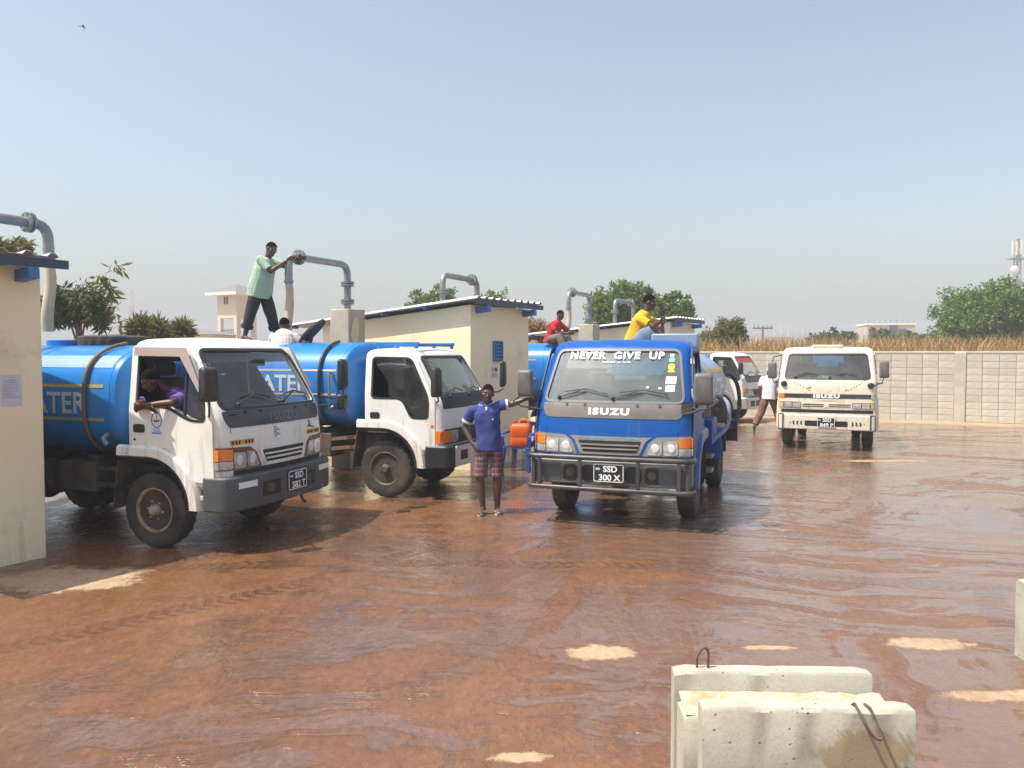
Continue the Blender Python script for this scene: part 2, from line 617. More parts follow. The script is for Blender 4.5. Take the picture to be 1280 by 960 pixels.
    mud = mix(t, mul(trk, .5), mud, (.10, .047, .024))
    sand = mix(t, ramp(t, fine, [(.3, 0.0), (.7, 1.0)]), (.34, .225, .135), (.45, .32, .205))
    sand = mix(t, ramp(t, mid, [(.5, 0.0), (.7, .7)]), sand, (.25, .15, .075))
    t.links.new(mix(t, dryall, mud, sand), b.inputs['Base Color'])
    ro = ramp(t, water, [(0.0, .27), (.5, .18), (1.0, .13)])
    ro = sub(ro, mul(pool, .055))
    ro = add(ro, mul(sub(clump, .5), .16))
    ro = mth(t, 'MAXIMUM', ro, .03)
    ro = mth(t, 'MAXIMUM', ro, mul(dryall, .95))
    ro = mth(t, 'MAXIMUM', ro, mul(damp, .34))
    t.links.new(ro, b.inputs['Roughness'])
    b.inputs['Specular IOR Level'].default_value = .5
    rip = noise_tex(t, Q, 19, 4, .6, .9)
    calm = sub(1.0, mul(pool, .8))
    h = mul(stk, .012)
    h = add(h, mul(mid, .008))
    h = add(h, mul(mul(clump, .0085), add(mul(nw, .75), .25)))
    h = add(h, mul(mul(rip, add(.0040, mul(smooth(noise_tex(t, P, .9, 4), .4, .62), .0060))), calm))
    h = add(h, mul(mul(fine, .0030), add(mul(nw, .8), mul(calm, .15))))
    h = add(h, mul(mul(grit, .0014), nw))
    h = sub(h, mul(trk, .011))
    h = add(h, mul(dry, .012))
    n = N(t, 'ShaderNodeBump'); n.inputs['Strength'].default_value = .8; n.inputs['Distance'].default_value = 1.0
    t.links.new(h, n.inputs['Height']); t.links.new(n.outputs[0], b.inputs['Normal'])
    # the film of water lying on the mud, with its own smaller ripples
    t.links.new(mul(mul(water, .75), sub(1.0, dryall)), b.inputs['Coat Weight'])
    b.inputs['Coat Roughness'].default_value = .07; b.inputs['Coat IOR'].default_value = 1.4
    h2 = add(mul(stk, .010), add(mul(mul(rip, .0045), calm), add(mul(clump, .0026), mul(mul(fine, .0014), calm))))
    n2 = N(t, 'ShaderNodeBump'); n2.inputs['Strength'].default_value = .9; n2.inputs['Distance'].default_value = 1.0
    t.links.new(h2, n2.inputs['Height']); t.links.new(n2.outputs[0], b.inputs['Coat Normal'])
    return m


def make_ground():
    xs = np.concatenate([[-600, -400, -200, -90, -50, -30, -22], np.linspace(-16, 22, 153), [26, 34, 50, 90, 200, 400, 600]])
    ys = np.concatenate([[-150, -60, -20, -8, -3], np.linspace(-1, 32, 133), [36, 42, 55, 80, 140, 300, 450, 600]])
    from mathutils import noise
    vs = []
    for y in ys:
        for x in xs:
            d = (x - WALL_P.x) * WALL_N.x + (y - WALL_P.y) * WALL_N.y
            k = min(1, max(0, (d - .5) / 4)); k = k * k * (3 - 2 * k)
            mound = 1.55 * k * min(1, max(0, (x + 6) / 12)) * (1 - .5 * min(1, max(0, (d - 25) / 60)))
            und = noise.noise((x * .5, y * .5, 0)) * .012 + noise.noise((x * 1.6, y * 1.6, 3)) * .006
            near = 1 if -16 < x < 22 and y < 30 else 0
            vs.append((x, y, und * near + mound - .004))
    nx = len(xs)
    fs = [(j * nx + i, j * nx + i + 1, (j + 1) * nx + i + 1, (j + 1) * nx + i) for j in range(len(ys) - 1) for i in range(nx - 1)]
    mb = MB(); mb.add(vs, fs)
    o = mb.build('ground', ground_material(), smooth=180, fix=False)
    tag(o, 'wet red brown mud yard with shallow puddles and pale dry sand patches', kind='structure')


make_ground()

# ---------------------------------------------------------------- block wall
CONC = mat('cast concrete', (.47, .43, .34), .85, col2=(.56, .53, .44), scale=2.2, bmp=.35, bscale=55, bdist=.003, dirt=(.30, .235, .15), dscale=1.6, dlo=.56, dhi=.8)


def block_mat():
    m, t, b = nodes('concrete block')
    oi = N(t, 'ShaderNodeObjectInfo')
    co = coords(t)
    c = ramp(t, oi.outputs['Random'], [(0, (.50, .46, .37)), (.4, (.57, .53, .43)), (.75, (.61, .565, .465)), (1, (.54, .505, .43))])
    f = ramp(t, noise_tex(t, coords(t, kind='Object'), 5, 6), [(.4, 0.0), (.7, 1.0)])
    c = mix(t, mth(t, 'MULTIPLY', f, .5), c, (.33, .30, .24))
    t.links.new(c, b.inputs['Base Color']); b.inputs['Roughness'].default_value = .9
    bump(t, b, noise_tex(t, co, 40, 5), .5, .006)
    return m


BLOCK = block_mat()
MORTAR = mat('mortar', (.58, .54, .45), .9, col2=(.45, .41, .33), scale=1.1, lo=.5, hi=.7)
TOPCONC = mat('wall top', (.56, .51, .40), .9, col2=(.45, .41, .33))


def make_wall():
    rz = math.atan2(WALL_T.y, WALL_T.x)
    wt = thing('block_wall', 'long grey concrete block wall with pilasters behind the yard', 'wall', (WALL_P.x, WALL_P.y, 0), rz)
    H = 2.06
    MB().box((-4, .11, H / 2 - .1), (42, .15, H + .18)).build('mortar_core', MORTAR, wt)
    posts = [-22.9, -17.9, -12.9, -7.9, -2.85, 2.19, 7.2, 12.3]
    pm = MB().box((0, 0, H / 2 - .05), (.3, .30, H + .16)).build('pilaster', TOPCONC, wt, bevel=.012)
    pm.location = (posts[0], .09, 0)
    for s in posts[1:]:
        o = pm.copy(); C.objects.link(o); o.parent = wt; o.location = (s, .09, 0)
    MB().box((-4, .11, H + .035), (42, .22, .07)).build('coping', TOPCONC, wt, bevel=.01)
    # blocks
    protos = []
    for k in range(3):
        mb = MB(); mb.box((0, 0, 0), (.419, .06, .196))
        protos.append(mb.build('block', BLOCK, wt, bevel=0))
    first = [True] * 3
    rr = random.Random(3)
    count = 0
    for a, b_ in zip(posts[:-1], posts[1:]):
        x0, x1 = a + .15, b_ - .15
        if x1 < -5.2 or x0 > 8:
            continue
        n = round((x1 - x0) / .428)
        pitch = (x1 - x0) / n
        for r in range(10):
            z = .1 + r * .2035
            for i in range(n):
                x = x0 + (i + .5) * pitch
                if x < -4.6 or x > 5.4: continue
                k = rr.randrange(3)
                if first[k]: o = protos[k]; first[k] = False
                else:
                    o = protos[k].copy(); C.objects.link(o); o.parent = wt
                o.location = (x, .009 + rr.uniform(-.003, .004), z)
                o.rotation_euler = (0, rr.uniform(-.004, .004), rr.uniform(-.01, .01))
                o.scale = (pitch / .428 * rr.uniform(.99, 1.0), 1, rr.uniform(.98, 1.01))
                count += 1
    # the rest of the wall, out of the picture, as plain coursed slabs
    for a, b_ in zip(posts[:-1], posts[1:]):
        if a < -5 and b_ < -2:
            mb = MB()
            for r in range(10):
                mb.box(((a + b_) / 2, .012, .1 + r * .2035), (b_ - a - .3, .06, .19))
            tag(mb.build('block_course', CONC, wt), kind='stuff')


make_wall()

# ---------------------------------------------------------------- kiosks
PLASTER = mat('cream plaster', (.85, .735, .49), .85, col2=(.87, .77, .54), scale=1.2, bmp=.25, bscale=70, bdist=.003, dirt=(.46, .38, .25), dscale=1.3, dlo=.56, dhi=.85, splash=(.55, .45, .31), sz=(.0, .55))
SHEET = mat('roof sheet', (.62, .63, .64), .4, .35, col2=(.5, .5, .5), scale=2)
DKBLUE = mat('dark blue steel', (.045, .065, .11), .5)
BLUEW = mat('blue painted timber', (.05, .14, .36), .55, col2=(.07, .18, .42))
PAPER = mat('notice paper', (.62, .63, .72), .8, col2=(.55, .55, .63), scale=8)
PRINT = mat('faint print', (.36, .36, .44), .8)


def kiosk(px, py, label, notice=None, photo=False):
    t = thing('water_kiosk', label, 'kiosk', (px, py, 0), math.atan2(.85, .53), 'cream water kiosks standing in a row')
    Wd, Dp = 2.0, 3.6
    h0, h1 = 2.93, 2.62
    sl = (h1 - h0) / Dp
    MB().loft([[(0, 0, -.1), (Wd, 0, -.1), (Wd, Dp, -.1), (0, Dp, -.1)], [(0, 0, h0), (Wd, 0, h0), (Wd, Dp, h1), (0, Dp, h1)]]).build('wall', PLASTER, t, bevel=.012)
    # corrugated sheet
    prof = []
    x = -.19
    while x < Wd + .10:
        prof += [(x, 0), (x + .035, .038), (x + .075, .038), (x + .11, 0)]
        x += .235
    y0, y1 = -.28, Dp + 1.0
    zf = lambda y: h0 + .075 + sl * y
    vs = [(a, y, zf(y) + b - d) for y in (y0, y1) for d in (0, .006) for a, b in prof]
    n = len(prof); fs = []
    for i in range(n - 1):
        fs += [(i, i + 1, 2 * n + i + 1, 2 * n + i), (n + i, 3 * n + i, 3 * n + i + 1, n + i + 1), (i, n + i, n + i + 1, i + 1), (2 * n + i, 2 * n + i + 1, 3 * n + i + 1, 3 * n + i)]
    fs += [(0, 2 * n, 3 * n, n), (n - 1, 2 * n - 1, 4 * n - 1, 3 * n - 1)]
    mb = MB(); mb.add(vs, fs); mb.build('roof', SHEET, t, smooth=0, fix=False)
    MB().box((Wd / 2, -.225, zf(-.225) - .062), (Wd + .30, .05, .085)).build('fascia', DKBLUE, t)
    for xx in (.2, Wd - .2):
        MB().beam((xx, -.27, zf(-.27) - .17), (xx, -.002, zf(0) - .17), .10, .11).build('rafter', BLUEW, t)
    for yy in (.9, 1.9, 2.9, 4.3):
        MB().box((-.085, yy, zf(yy) - .035), (.166, .06, .06)).build('purlin', BLUEW, t)
    for xx in (.12, Wd - .12):
        MB().box((xx, Dp + .75, (h1 - .16) / 2), (.16, .16, h1 - .16)).build('porch_post', PLASTER, t)
    # louvre vent
    v = MB()
    for c, d in (((.86, -.012, 2.10), (.30, .04, .38)),):
        for (cx, cz, sx, sz) in ((.72, 2.105, .025, .38), (1.0, 2.105, .025, .38), (.86, 2.287, .255, .02), (.86, 1.925, .255, .02)):
            v.box((cx, -.014, cz), (sx, .05, sz))
    vent = v.build('vent', BLUEW, t)
    MB().box((.86, -.003, 2.105), (.26, .008, .35)).build('vent_back', DKBLUE, vent)
    for k in range(5):
        MB().box((.86, -.022, 1.97 + k * .068), (.25, .008, .06), tilt=Matrix.Rotation(R(-32), 3, 'X')).build('slat', BLUEW, vent)
    if notice:
        u0, z0, u1, z1 = notice
        pp = MB().box(((u0 + u1) / 2, -.004, (z0 + z1) / 2), (u1 - u0, .004, z1 - z0)).build('notice', PAPER, t)
        mb = MB()
        rr = random.Random(5)
        if photo:
            mb.box((u0 + .68 * (u1 - u0), -.0075, z1 - .06), (.08, .003, .07)); mb.box((u0 + .25 * (u1 - u0), -.0075, z1 - .06), (.025, .003, .05))
            mb.build('picture', DKBLUE, pp)
            mb = MB()
        for k in range(9):
            zz = z1 - (.12 if photo else .05) - k * (z1 - z0) * .07
            if zz < z0 + .02: break
            ln = (u1 - u0) * rr.uniform(.45, .8)
            mb.box((u0 + .1 * (u1 - u0) + ln / 2, -.0075, zz), (ln, .002, .006))
        tag(mb.build('print_line', PRINT, pp), kind='stuff')
    return t


kiosk(-5.81, 6.4, 'nearest cream water kiosk at the left edge with a paper notice', (1.60, 1.56, 1.79, 1.86))
kiosk(-.73, 14.1, 'cream water kiosk behind the man in the blue polo shirt, blue louvre vent', (.66, 1.62, .88, 1.83), True)
kiosk(4.3, 21.8, 'farthest cream water kiosk, only its roof and top showing past the blue truck')

# ---------------------------------------------------------------- standpipes
HOSE = mat('canvas hose', (.52, .40, .25), .9, col2=(.60, .50, .36), scale=5, dirt=(.36, .25, .14), dlo=.5, dhi=.8, bmp=.3, bscale=30, bdist=.006)
HOSEG = mat('grey canvas hose', (.50, .50, .50), .9, col2=(.62, .61, .58), scale=8)
PIPE = mat('grey steel pipe', (.24, .25, .25), .45, .5, col2=(.33, .34, .33), scale=4, dirt=(.20, .16, .11), dlo=.58, dhi=.8)
PLINTH = mat('plinth concrete', (.50, .42, .29), .9, col2=(.37, .33, .27), scale=2.5)
PATCH = mat('peeled plaster', (.66, .52, .32), .9)


def arc(a, b, c, n=6):
    a, b, c = Vector(a), Vector(b), Vector(c)
    return [a * (1 - k / n) ** 2 + b * 2 * (k / n) * (1 - k / n) + c * (k / n) ** 2 for k in range(n + 1)]


def flange(mb, c, d, r):
    c = Vector(c); d = Vector(d).normalized()
    mb.tube([c - d * .035, c - d * .008], r, 16); mb.tube([c + d * .008, c + d * .035], r, 16)
    a = d.orthogonal().normalized(); b = d.cross(a)
    for k in range(8):
        q = c + (a * math.cos(k * math.pi / 4 + .3) + b * math.sin(k * math.pi / 4 + .3)) * r * .82
        mb.tube([q - d * .05, q + d * .05], .009, 6)


def standpipe(base, head, z, label, zpl, zh, grey=0.0, flange_at_bend=False, low=None):
    """riser on a plinth at base, arm over to head, hose hanging to zh"""
    bx, by = base; hx, hy = head
    t = thing('standpipe', label, 'standpipe', (bx, by, 0), 0, 'overhead water filling standpipes')
    rz = math.atan2(.85, .53)
    pl = MB().box((0, 0, zpl / 2), (.44, .44, zpl), rz).build('plinth', PLINTH, t, bevel=.015)
    hv = Vector((hx - bx, hy - by, 0)); L = hv.length; d = hv.normalized()
    up = Vector((0, 0, 1)); r = .062
    mb = MB()
    mb.tube([(0, 0, zpl - .05), (0, 0, z - .30)], r, 14)
    flange(mb, (0, 0, zpl + .14), up, .12)
    flange(mb, (0, 0, z - .34), up, .12)
    mb.build('riser_pipe', STEEL, t, smooth=40)
    mb = MB()
    P0 = up * z
    mb.tube([P0 - up * .31] + arc(P0 - up * .2, P0, P0 + d * .2) + [P0 + d * (L - .24)], r, 14)
    mb.build('arm_pipe', PIPE, t, smooth=40)
    mb = MB(); flange(mb, P0 + d * (L - .25), d, .125); mb.build('flange', STEEL, t, smooth=40)
    H = P0 + d * L
    mb = MB()
    mb.tube([H - d * .24] + arc(H - d * .18, H, H - up * .2) + [H - up * .42], r * 1.02, 14)
    mb.tube([H - up * .40, H - up * .44], r * 1.25, 14); mb.tube([H - up * .28, H - up * .30], r * 1.12, 14)
    mb.build('elbow', PIPE, t, smooth=40)
    pts = []; rs = []
    rr = random.Random(int(z * 100 + bx * 10))
    k = 0
    zz = z - .42
    while zz > zh:
        f = (z - .42 - zz) / max(.1, z - .42 - zh)
        pts.append(Vector((H.x + math.sin(f * 5) * .018 - .02 * f, H.y + .01 * math.sin(f * 7), zz)))
        rs.append(r * (.98 + .22 * f + rr.uniform(-.05, .05)))
        zz -= .07
    mb = MB(); mb.tube(pts, rs, 14)
    hz = mb.build('hose', HOSEG if grey else HOSE, t, smooth=60)
    mb = MB(); mb.tube([pts[0], pts[0] - up * .03], rs[0] * 1.12, 14); mb.build('clamp', STEEL, hz)
    return t, pl


standpipe((-6.50, 8.75), (-5.83, 10.12), 3.68, 'nearest standpipe, its dark pipe entering over the left kiosk roof', 2.6, 2.34)
sp, pl = standpipe((-2.97, 14.5), (-3.64, 13.1), 3.66, 'standpipe held by the man in the green shirt, peeled concrete plinth', 2.86, 2.25)
# peeled diamond of plaster on the plinth
pl_poly = [(-.13, -.10), (-.07, .12), (.02, .24), (.09, .05), (.07, -.18), (-.03, -.30)]
q = Matrix.Rotation(math.atan2(.85, .53) - math.pi / 2, 3, 'Z')
mb = MB(); mb.prism(pl_poly, lambda u, v, d: Vector((0, 0, 0)) + Matrix.Rotation(math.atan2(.85, .53), 3, 'Z') @ Vector((u - .04, -.222 - d, 2.5 + v * 1.0)), 0, .006)
mb.build('plaster_patch', PATCH, sp)
standpipe((-1.42, 16.45), (-.78, 17.85), 3.68, 'standpipe rising behind the roof of the middle kiosk', 2.5, 2.5, 1)
standpipe((2.14, 22.2), (1.47, 20.8), 3.66, 'standpipe whose hose hangs to the man in the red shirt', 2.86, 2.5)
standpipe((3.13, 24.4), (3.9, 25.8), 3.68, 'farthest standpipe, behind the head of the man in yellow', 2.5, 2.4, 1)

# ---------------------------------------------------------------- trees and plants
def leaves(V_, F_, centers, n, size, rs, droop=0.0, aspect=2.4):
    """scatter folded leaf faces round each clump centre"""
    c = np.concatenate([np.repeat([q[0]], q[2], 0) for q in centers]); r = np.concatenate([np.repeat([q[1]], q[2], 0) for q in centers])
    k = len(c)
    nrm = lambda a: a / (np.linalg.norm(a, axis=1)[:, None] + 1e-9)
    u = nrm(rs.normal(size=(k, 3)))
    p = c + u * r * (rs.random(k) ** .45)[:, None]
    d = rs.normal(size=(k, 3)) + u * .6; d[:, 2] -= droop; d = nrm(d)
    s = rs.normal(size=(k, 3)); s = nrm(s - d * (s * d).sum(1)[:, None])
    L = (size * rs.uniform(.6, 1.3, k))[:, None]; W = L / aspect * .5
    q = np.stack([p, p + d * L * .5 + s * W, p + d * L, p + d * L * .5 - s * W], 1).reshape(-1, 3)
    o = len(V_)
    V_ += [tuple(a) for a in q.tolist()]
    F_ += [(o + 4 * i, o + 4 * i + 1, o + 4 * i + 2, o + 4 * i + 3) for i in range(k)]


BARK = mat('bark', (.13, .10, .075), .9, col2=(.2, .16, .12), bmp=.5, bscale=20, bdist=.02)
L_GREEN = [(.055, .11, .014), (.10, .175, .022), (.15, .23, .035), (.20, .27, .055)]
L_DARK = [(.03, .06, .014), (.06, .105, .02), (.10, .14, .03), (.17, .15, .06)]
L_OLIVE = [(.08, .11, .025), (.14, .16, .04), (.21, .19, .06), (.28, .20, .085)]
L_STRAW = [(.30, .20, .09), (.38, .26, .12), (.26, .16, .08), (.2, .17, .06)]
LM = {k: leaf_mat('leaves ' + k, v) for k, v in dict(green=L_GREEN, dark=L_DARK, olive=L_OLIVE, straw=L_STRAW).items()}


def tree(name, label, cat, base, lobes, pal, leaf, per, seed, trunk=.2, group=None, droop=0, aspect=2.2, clump=.22, tips=None):
    """lobes: (x, y, z, rx, ry, rz) relative to the base; clumps of leaves over each lobe"""
    rs = np.random.default_rng(seed)
    t = thing(name, label, cat, base, 0, group)
    mb = MB()
    zt = min(l[2] for l in lobes)
    mb.tube([(0, 0, -.3), (.03, 0, zt * .35), (-.02, .05, zt * .7), (0, 0, zt)], [trunk * 1.3, trunk, trunk * .85, trunk * .7], 8)
    vs = []; fs = []
    for (x, y, z, rx, ry, rz) in lobes:
        mb.tube([(0, 0, zt * .7), (x * .4, y * .4, (zt + z) / 2 * .95), (x * .85, y * .85, z)], [trunk * .55, trunk * .35, trunk * .1], 6)
        n = max(14, int(per * 2.6 * (rx * rz) ** .9))
        cl = []
        for _ in range(n):
            u = rs.normal(size=3); u /= np.linalg.norm(u)
            if u[2] < -.75: u[2] *= .4
            k = rs.uniform(.35, 1.02)
            c = (x + u[0] * rx * k, y + u[1] * ry * k, z + u[2] * rz * k)
            cr = clump * rs.uniform(.6, 1.4) * (rx + rz) / 2
            cl.append((c, (cr, cr, cr * .7), int(rs.integers(26, 50))))
            if rs.random() < .25:
                mb.tube([(x * .6, y * .6, z - rz * .3), (x + u[0] * rx * k * .9, y + u[1] * ry * k * .9, z + u[2] * rz * k * .9)], [trunk * .12, trunk * .04], 4)
        leaves(vs, fs, cl, 0, leaf, rs, droop, aspect)
    mb.build('trunk', BARK, t, smooth=60)
    cr = MB(); cr.add(vs, fs)
    cr.build('crown', LM[pal], t, smooth=0, fix=False)
    if tips:
        vs = []; fs = []; cl = []
        for (x, y, z, r, cnt) in tips[1]: cl.append(((x, y, z), (r, r, r * .6), cnt))
        leaves(vs, fs, cl, 0, leaf * 1.1, rs, droop + .4, aspect)
        cr = MB(); cr.add(vs, fs); cr.build('dry_leaf_sprays', LM[tips[0]], t, smooth=0, fix=False)
    return t


G1 = 'trees and bushes beyond the yard'


def tree_px(name, label, cat, pcx, ptop, pbot, half, Y, pal, leaf, per, seed, lob=5, skirt=False, **kw):
    """crown filling the given extent of the photograph at distance Y"""
    rs = np.random.default_rng(seed + 100)
    c = at(pcx, (ptop + pbot) / 2, Y); s = Y / FPX
    hw, hh = half * s, (pbot - ptop) / 2 * s
    lobes = []
    for k in range(lob):
        f = (k + .5) / lob * 2 - 1
        lobes.append((f * hw * .62 + rs.uniform(-.1, .1) * hw, rs.uniform(-.5, .5) * hw * .6, c.z + (1 - abs(f) ** 1.5) * hh * .38 - hh * .2 + rs.uniform(-.12, .12) * hh,
                      hw * rs.uniform(.40, .52), hw * rs.uniform(.4, .5), hh * rs.uniform(.62, .78)))
    if skirt:
        for k in range(lob):
            f = (k + .5) / lob * 2 - 1
            lobes.append((f * hw * .66, rs.uniform(-.4, .4) * hw * .5, c.z - hh * .48 + rs.uniform(-.1, .1) * hh, hw * rs.uniform(.34, .44), hw * .4, hh * rs.uniform(.42, .52)))
    return tree(name, label, cat, (c.x, c.y, 0), lobes, pal, leaf, per, seed, trunk=max(.06, hw * .07), **kw)


# brown tipped tree behind the first kiosk
tree_px('leafy_tree', 'dark green tree with brown leaf tips behind the left kiosk', 'tree', 98, 345, 425, 44, 20, 'dark', .24, 30, 3, 6, group=G1, droop=.5, aspect=4.0, clump=.17, tips=('olive', [(.1 + .12 * k, -.2, 3.4 + .35 * math.sin(k * 1.7) + .06 * k, .16, 16) for k in range(9)] + [(.75 + .06 * k, -.1, 3.9 - .22 * k, .13, 14) for k in range(6)]))
tree_px('leafy_tree', 'sparse brown tipped treetop above the left kiosk roof', 'tree', 8, 292, 345, 34, 19, 'olive', .24, 34, 4, 4, group=G1, droop=.7, aspect=4.5, clump=.22)
tree_px('round_tree', 'round green tree behind the standpipe of the middle kiosk', 'tree', 543, 354, 410, 46, 42, 'green', .19, 20, 6, 5, skirt=True, group=G1)
tree_px('round_tree', 'smaller round green treetop over the roof edge of the middle kiosk', 'tree', 622, 361, 408, 36, 44, 'green', .19, 20, 7, 4, skirt=True, group=G1)
tree_px('dry_bush', 'dry straw coloured bush between the middle kiosk and the red shirt', 'bush', 668, 396, 436, 24, 26, 'straw', .16, 60, 8, 4, group=G1, aspect=4)
tree_px('round_tree', 'large green tree behind the yellow shirted man', 'tree', 781, 346, 425, 50, 40, 'green', .18, 24, 9, 6, skirt=True, group=G1)
tree_px('round_tree', 'green tree right of the yellow shirted man above the far kiosk', 'tree', 836, 360, 410, 34, 38, 'green', .18, 24, 10, 4, skirt=True, group=G1)
tree_px('wild_bush', 'thin straggly bush with pale sprays above the white truck behind', 'bush', 912, 393, 445, 26, 33, 'olive', .15, 44, 11, 5, group=G1, aspect=3.4)
tree_px('wild_bush', 'low yellowish bush behind the block wall beside the utility pole', 'bush', 888, 412, 446, 40, 35, 'olive', .15, 44, 12, 5, group=G1, aspect=3)
tree_px('round_bush', 'low round dark bush behind the roof of the far cream truck', 'bush', 1040, 411, 440, 34, 60, 'dark', .3, 9, 13, 5, group=G1)
tree_px('round_bush', 'small dark tree standing before the unfinished building', 'tree', 1100, 408, 442, 20, 70, 'dark', .34, 12, 14, 4, group=G1)
tree_px('round_bush', 'small dark tree against the right end of the unfinished building', 'tree', 1132, 412, 442, 14, 70, 'dark', .34, 12, 15, 3, group=G1)
tree_px('wild_bush', 'pale olive bushes right of the unfinished building', 'bush', 1165, 414, 440, 36, 50, 'olive', .2, 24, 16, 5, group=G1)
tree_px('round_tree', 'broad green tree under the antenna mast at the right edge', 'tree', 1245, 349, 440, 80, 46, 'green', .20, 22, 17, 8, skirt=True, group=G1)
for i, (x, lab) in enumerate(((175, 'pale leafy shoot left of the other two above the tanker cab'), (200, 'middle pale leafy shoot above the white tanker cab'), (227, 'pale leafy shoot nearest the cream tower house'))):
    tree_px('leafy_shoot', lab, 'plant', x, 400 + i * 3, 424, 8, 22, 'olive', .36, 26, 20 + i, 2, group='leafy shoots behind the white tanker', droop=.25, aspect=6, clump=.35)


# dry grass on the bank behind the wall
def dry_grass():
    rs = np.random.default_rng(5)
    vs = []; fs = []
    for _ in range(15000):
        s = rs.uniform(-9, 15); d = rs.uniform(.8, 9) ** 1.0
        x = WALL_P.x + WALL_T.x * s + WALL_N.x * d; y = WALL_P.y + WALL_T.y * s + WALL_N.y * d
        k = min(1, max(0, (d - .5) / 4)); k = k * k * (3 - 2 * k)
        z = 1.55 * k - .05
        h = rs.uniform(.5, 1.15) * (1.2 if d > 3 else .9)
        a = rs.uniform(0, 6.28); w_ = rs.uniform(.012, .03); lx, ly = rs.normal(0, .22, 2) * h
        o = len(vs)
        ca, sa = math.cos(a) * w_, math.sin(a) * w_
        vs += [(x - ca, y - sa, z), (x + ca, y + sa, z), (x + lx * .5 + ca * .8, y + ly * .5 + sa * .8, z + h * .6), (x + lx * .5 - ca * .8, y + ly * .5 - sa * .8, z + h * .6), (x + lx * 1.3, y + ly * 1.3, z + h)]
        fs += [(o, o + 1, o + 2, o + 3), (o + 3, o + 2, o + 4)]
    mb = MB(); mb.add(vs, fs)
    o = mb.build('dry_grass', leaf_mat('straw grass', [(.42, .25, .11), (.54, .34, .15), (.36, .21, .10), (.46, .34, .15), (.26, .22, .08)], .3), smooth=0, fix=False)
    tag(o, 'tall dry straw grass on the bank behind the block wall', 'grass', kind='stuff')


dry_grass()

# ---------------------------------------------------------------- far buildings
CREAMF = mat('far cream wall', (.62, .55, .42), .9)
WHITEF = mat('far white trim', (.72, .71, .66), .9)
GREYF = mat('far grey roof', (.20, .19, .18), .9)
CONCF = mat('far concrete', (.48, .43, .37), .9, col2=(.4, .36, .31), scale=.5)
DARKF = mat('far opening', (.05, .05, .055), .9)
REDF = mat('far red paint', (.42, .10, .07), .7)
PINKF = mat('far pink wall', (.50, .36, .29), .9)


def tower_house():
    Y = 80; s = Y / FPX
    c = at(297, 441, Y)
    t = thing('tower_house', 'cream tower house with grey hip roof and open balcony behind green shirt man', 'house', (c.x, Y, 0), R(-28))
    top = at(0, 367, Y).z
    wd = 2.6
    MB().box((0, 0, top - 1.35 + .1), (wd, wd, 2.5)).build('wall', CREAMF, t)
    mb = MB()
    for i in (-1, 1):
        for j in (-1, 1):
            mb = MB(); mb.box((i * (wd / 2 - .2), j * (wd / 2 - .2), (top - 2.5) / 2), (.4, .4, top - 2.5)); mb.build('column', CREAMF, t)
    z = top - 2.5
    MB().box((0, 0, z - 2.2), (wd - .05, wd - .05, .5)).build('balcony_slab', CREAMF, t)
    mb = MB()
    for k in range(9): mb.box((-wd / 2 + .3 + k * .25, -wd / 2 + .1, z - 1.55), (.04, .04, .8))
    mb.box((0, -wd / 2 + .1, z - 1.15), (wd - .5, .05, .06))
    mb.build('railing', DARKF, t)
    MB().box((0, 0, (z - 2.4) / 2), (wd - .5, wd - .5, z - 2.4)).build('core', CREAMF, t)
    for k in (-1, 1):
        MB().box((k * .17 - .1, -wd / 2 - .01, top - .75), (.2, .06, .75)).build('window', DARKF, t)
    e = wd / 2 + .75
    rf = MB(); rf.loft([[(-e, -e, top), (e, -e, top), (e, e, top), (-e, e, top)], [(-.1, -.1, top + .95), (.1, -.1, top + .95), (.1, .1, top + .95), (-.1, .1, top + .95)]])
    rf.build('roof', GREYF, t)
    MB().box((0, 0, top - .12), (2 * e + .1, 2 * e + .1, .28)).build('eaves', WHITEF, t)


tower_house()


def long_house():
    Y = 62
    a = at(132, 418, Y); b = at(275, 418, Y); r = at(160, 410.5, Y)
    t = thing('long_house', 'long low house with dull grey hip roof behind the white tanker', 'house', ((a.x + b.x) / 2, Y, 0))
    hw = (b.x - a.x) / 2
    MB().box((0, 2.5, a.z / 2), (2 * hw - 1, 5, a.z)).build('wall', CREAMF, t)
    MB().loft([[(-hw, -.5, a.z), (hw, -.5, a.z), (hw, 5.5, a.z), (-hw, 5.5, a.z)], [(-hw + 1.9, 2.4, r.z), (hw - 1.9, 2.4, r.z), (hw - 1.9, 2.6, r.z), (-hw + 1.9, 2.6, r.z)]]).build('roof', GREYF, t)
    for k in range(5):
        MB().box((-hw + 2 + k * 1.6, -.02, a.z * .55), (.7, .06, 1.0)).build('window', DARKF, t)


long_house()


def unfinished_house():
    Y = 130; s = Y / FPX
    a = at(1085, 441, Y); b = at(1142, 441, Y)
    wd = b.x - a.x; top = at(0, 404, Y).z
    t = thing('unfinished_building', 'grey unfinished concrete block building with bare window openings', 'building', ((a.x + b.x) / 2, Y, 0), R(-8))
    MB().box((0, 3, top / 2), (wd, 6, top)).build('wall', CONCF, t)
    for z, in ((top - .15,), (top - 2.95,)):
        MB().box((0, 3, z), (wd + .25, 6.3, .3)).build('floor_slab', WHITEF, t)
    for x in (-2.9, -1.2, 1.7):
        for z in (top - 1.5, top - 4.4):
            MB().box((x, -.02, z), (1.1, .1, 1.25)).build('window', DARKF, t)
    MB().box((.35, -.03, top - 2.4), (1.3, .12, 4.2)).build('stair_opening', DARKF, t)
    mb = MB()
    for x in np.linspace(-wd / 2 + .2, wd / 2 - .2, 9): mb.box((x, .2, top + .3), (.06, .06, .7))
    mb.build('starter_bar', GREYF, t)


unfinished_house()


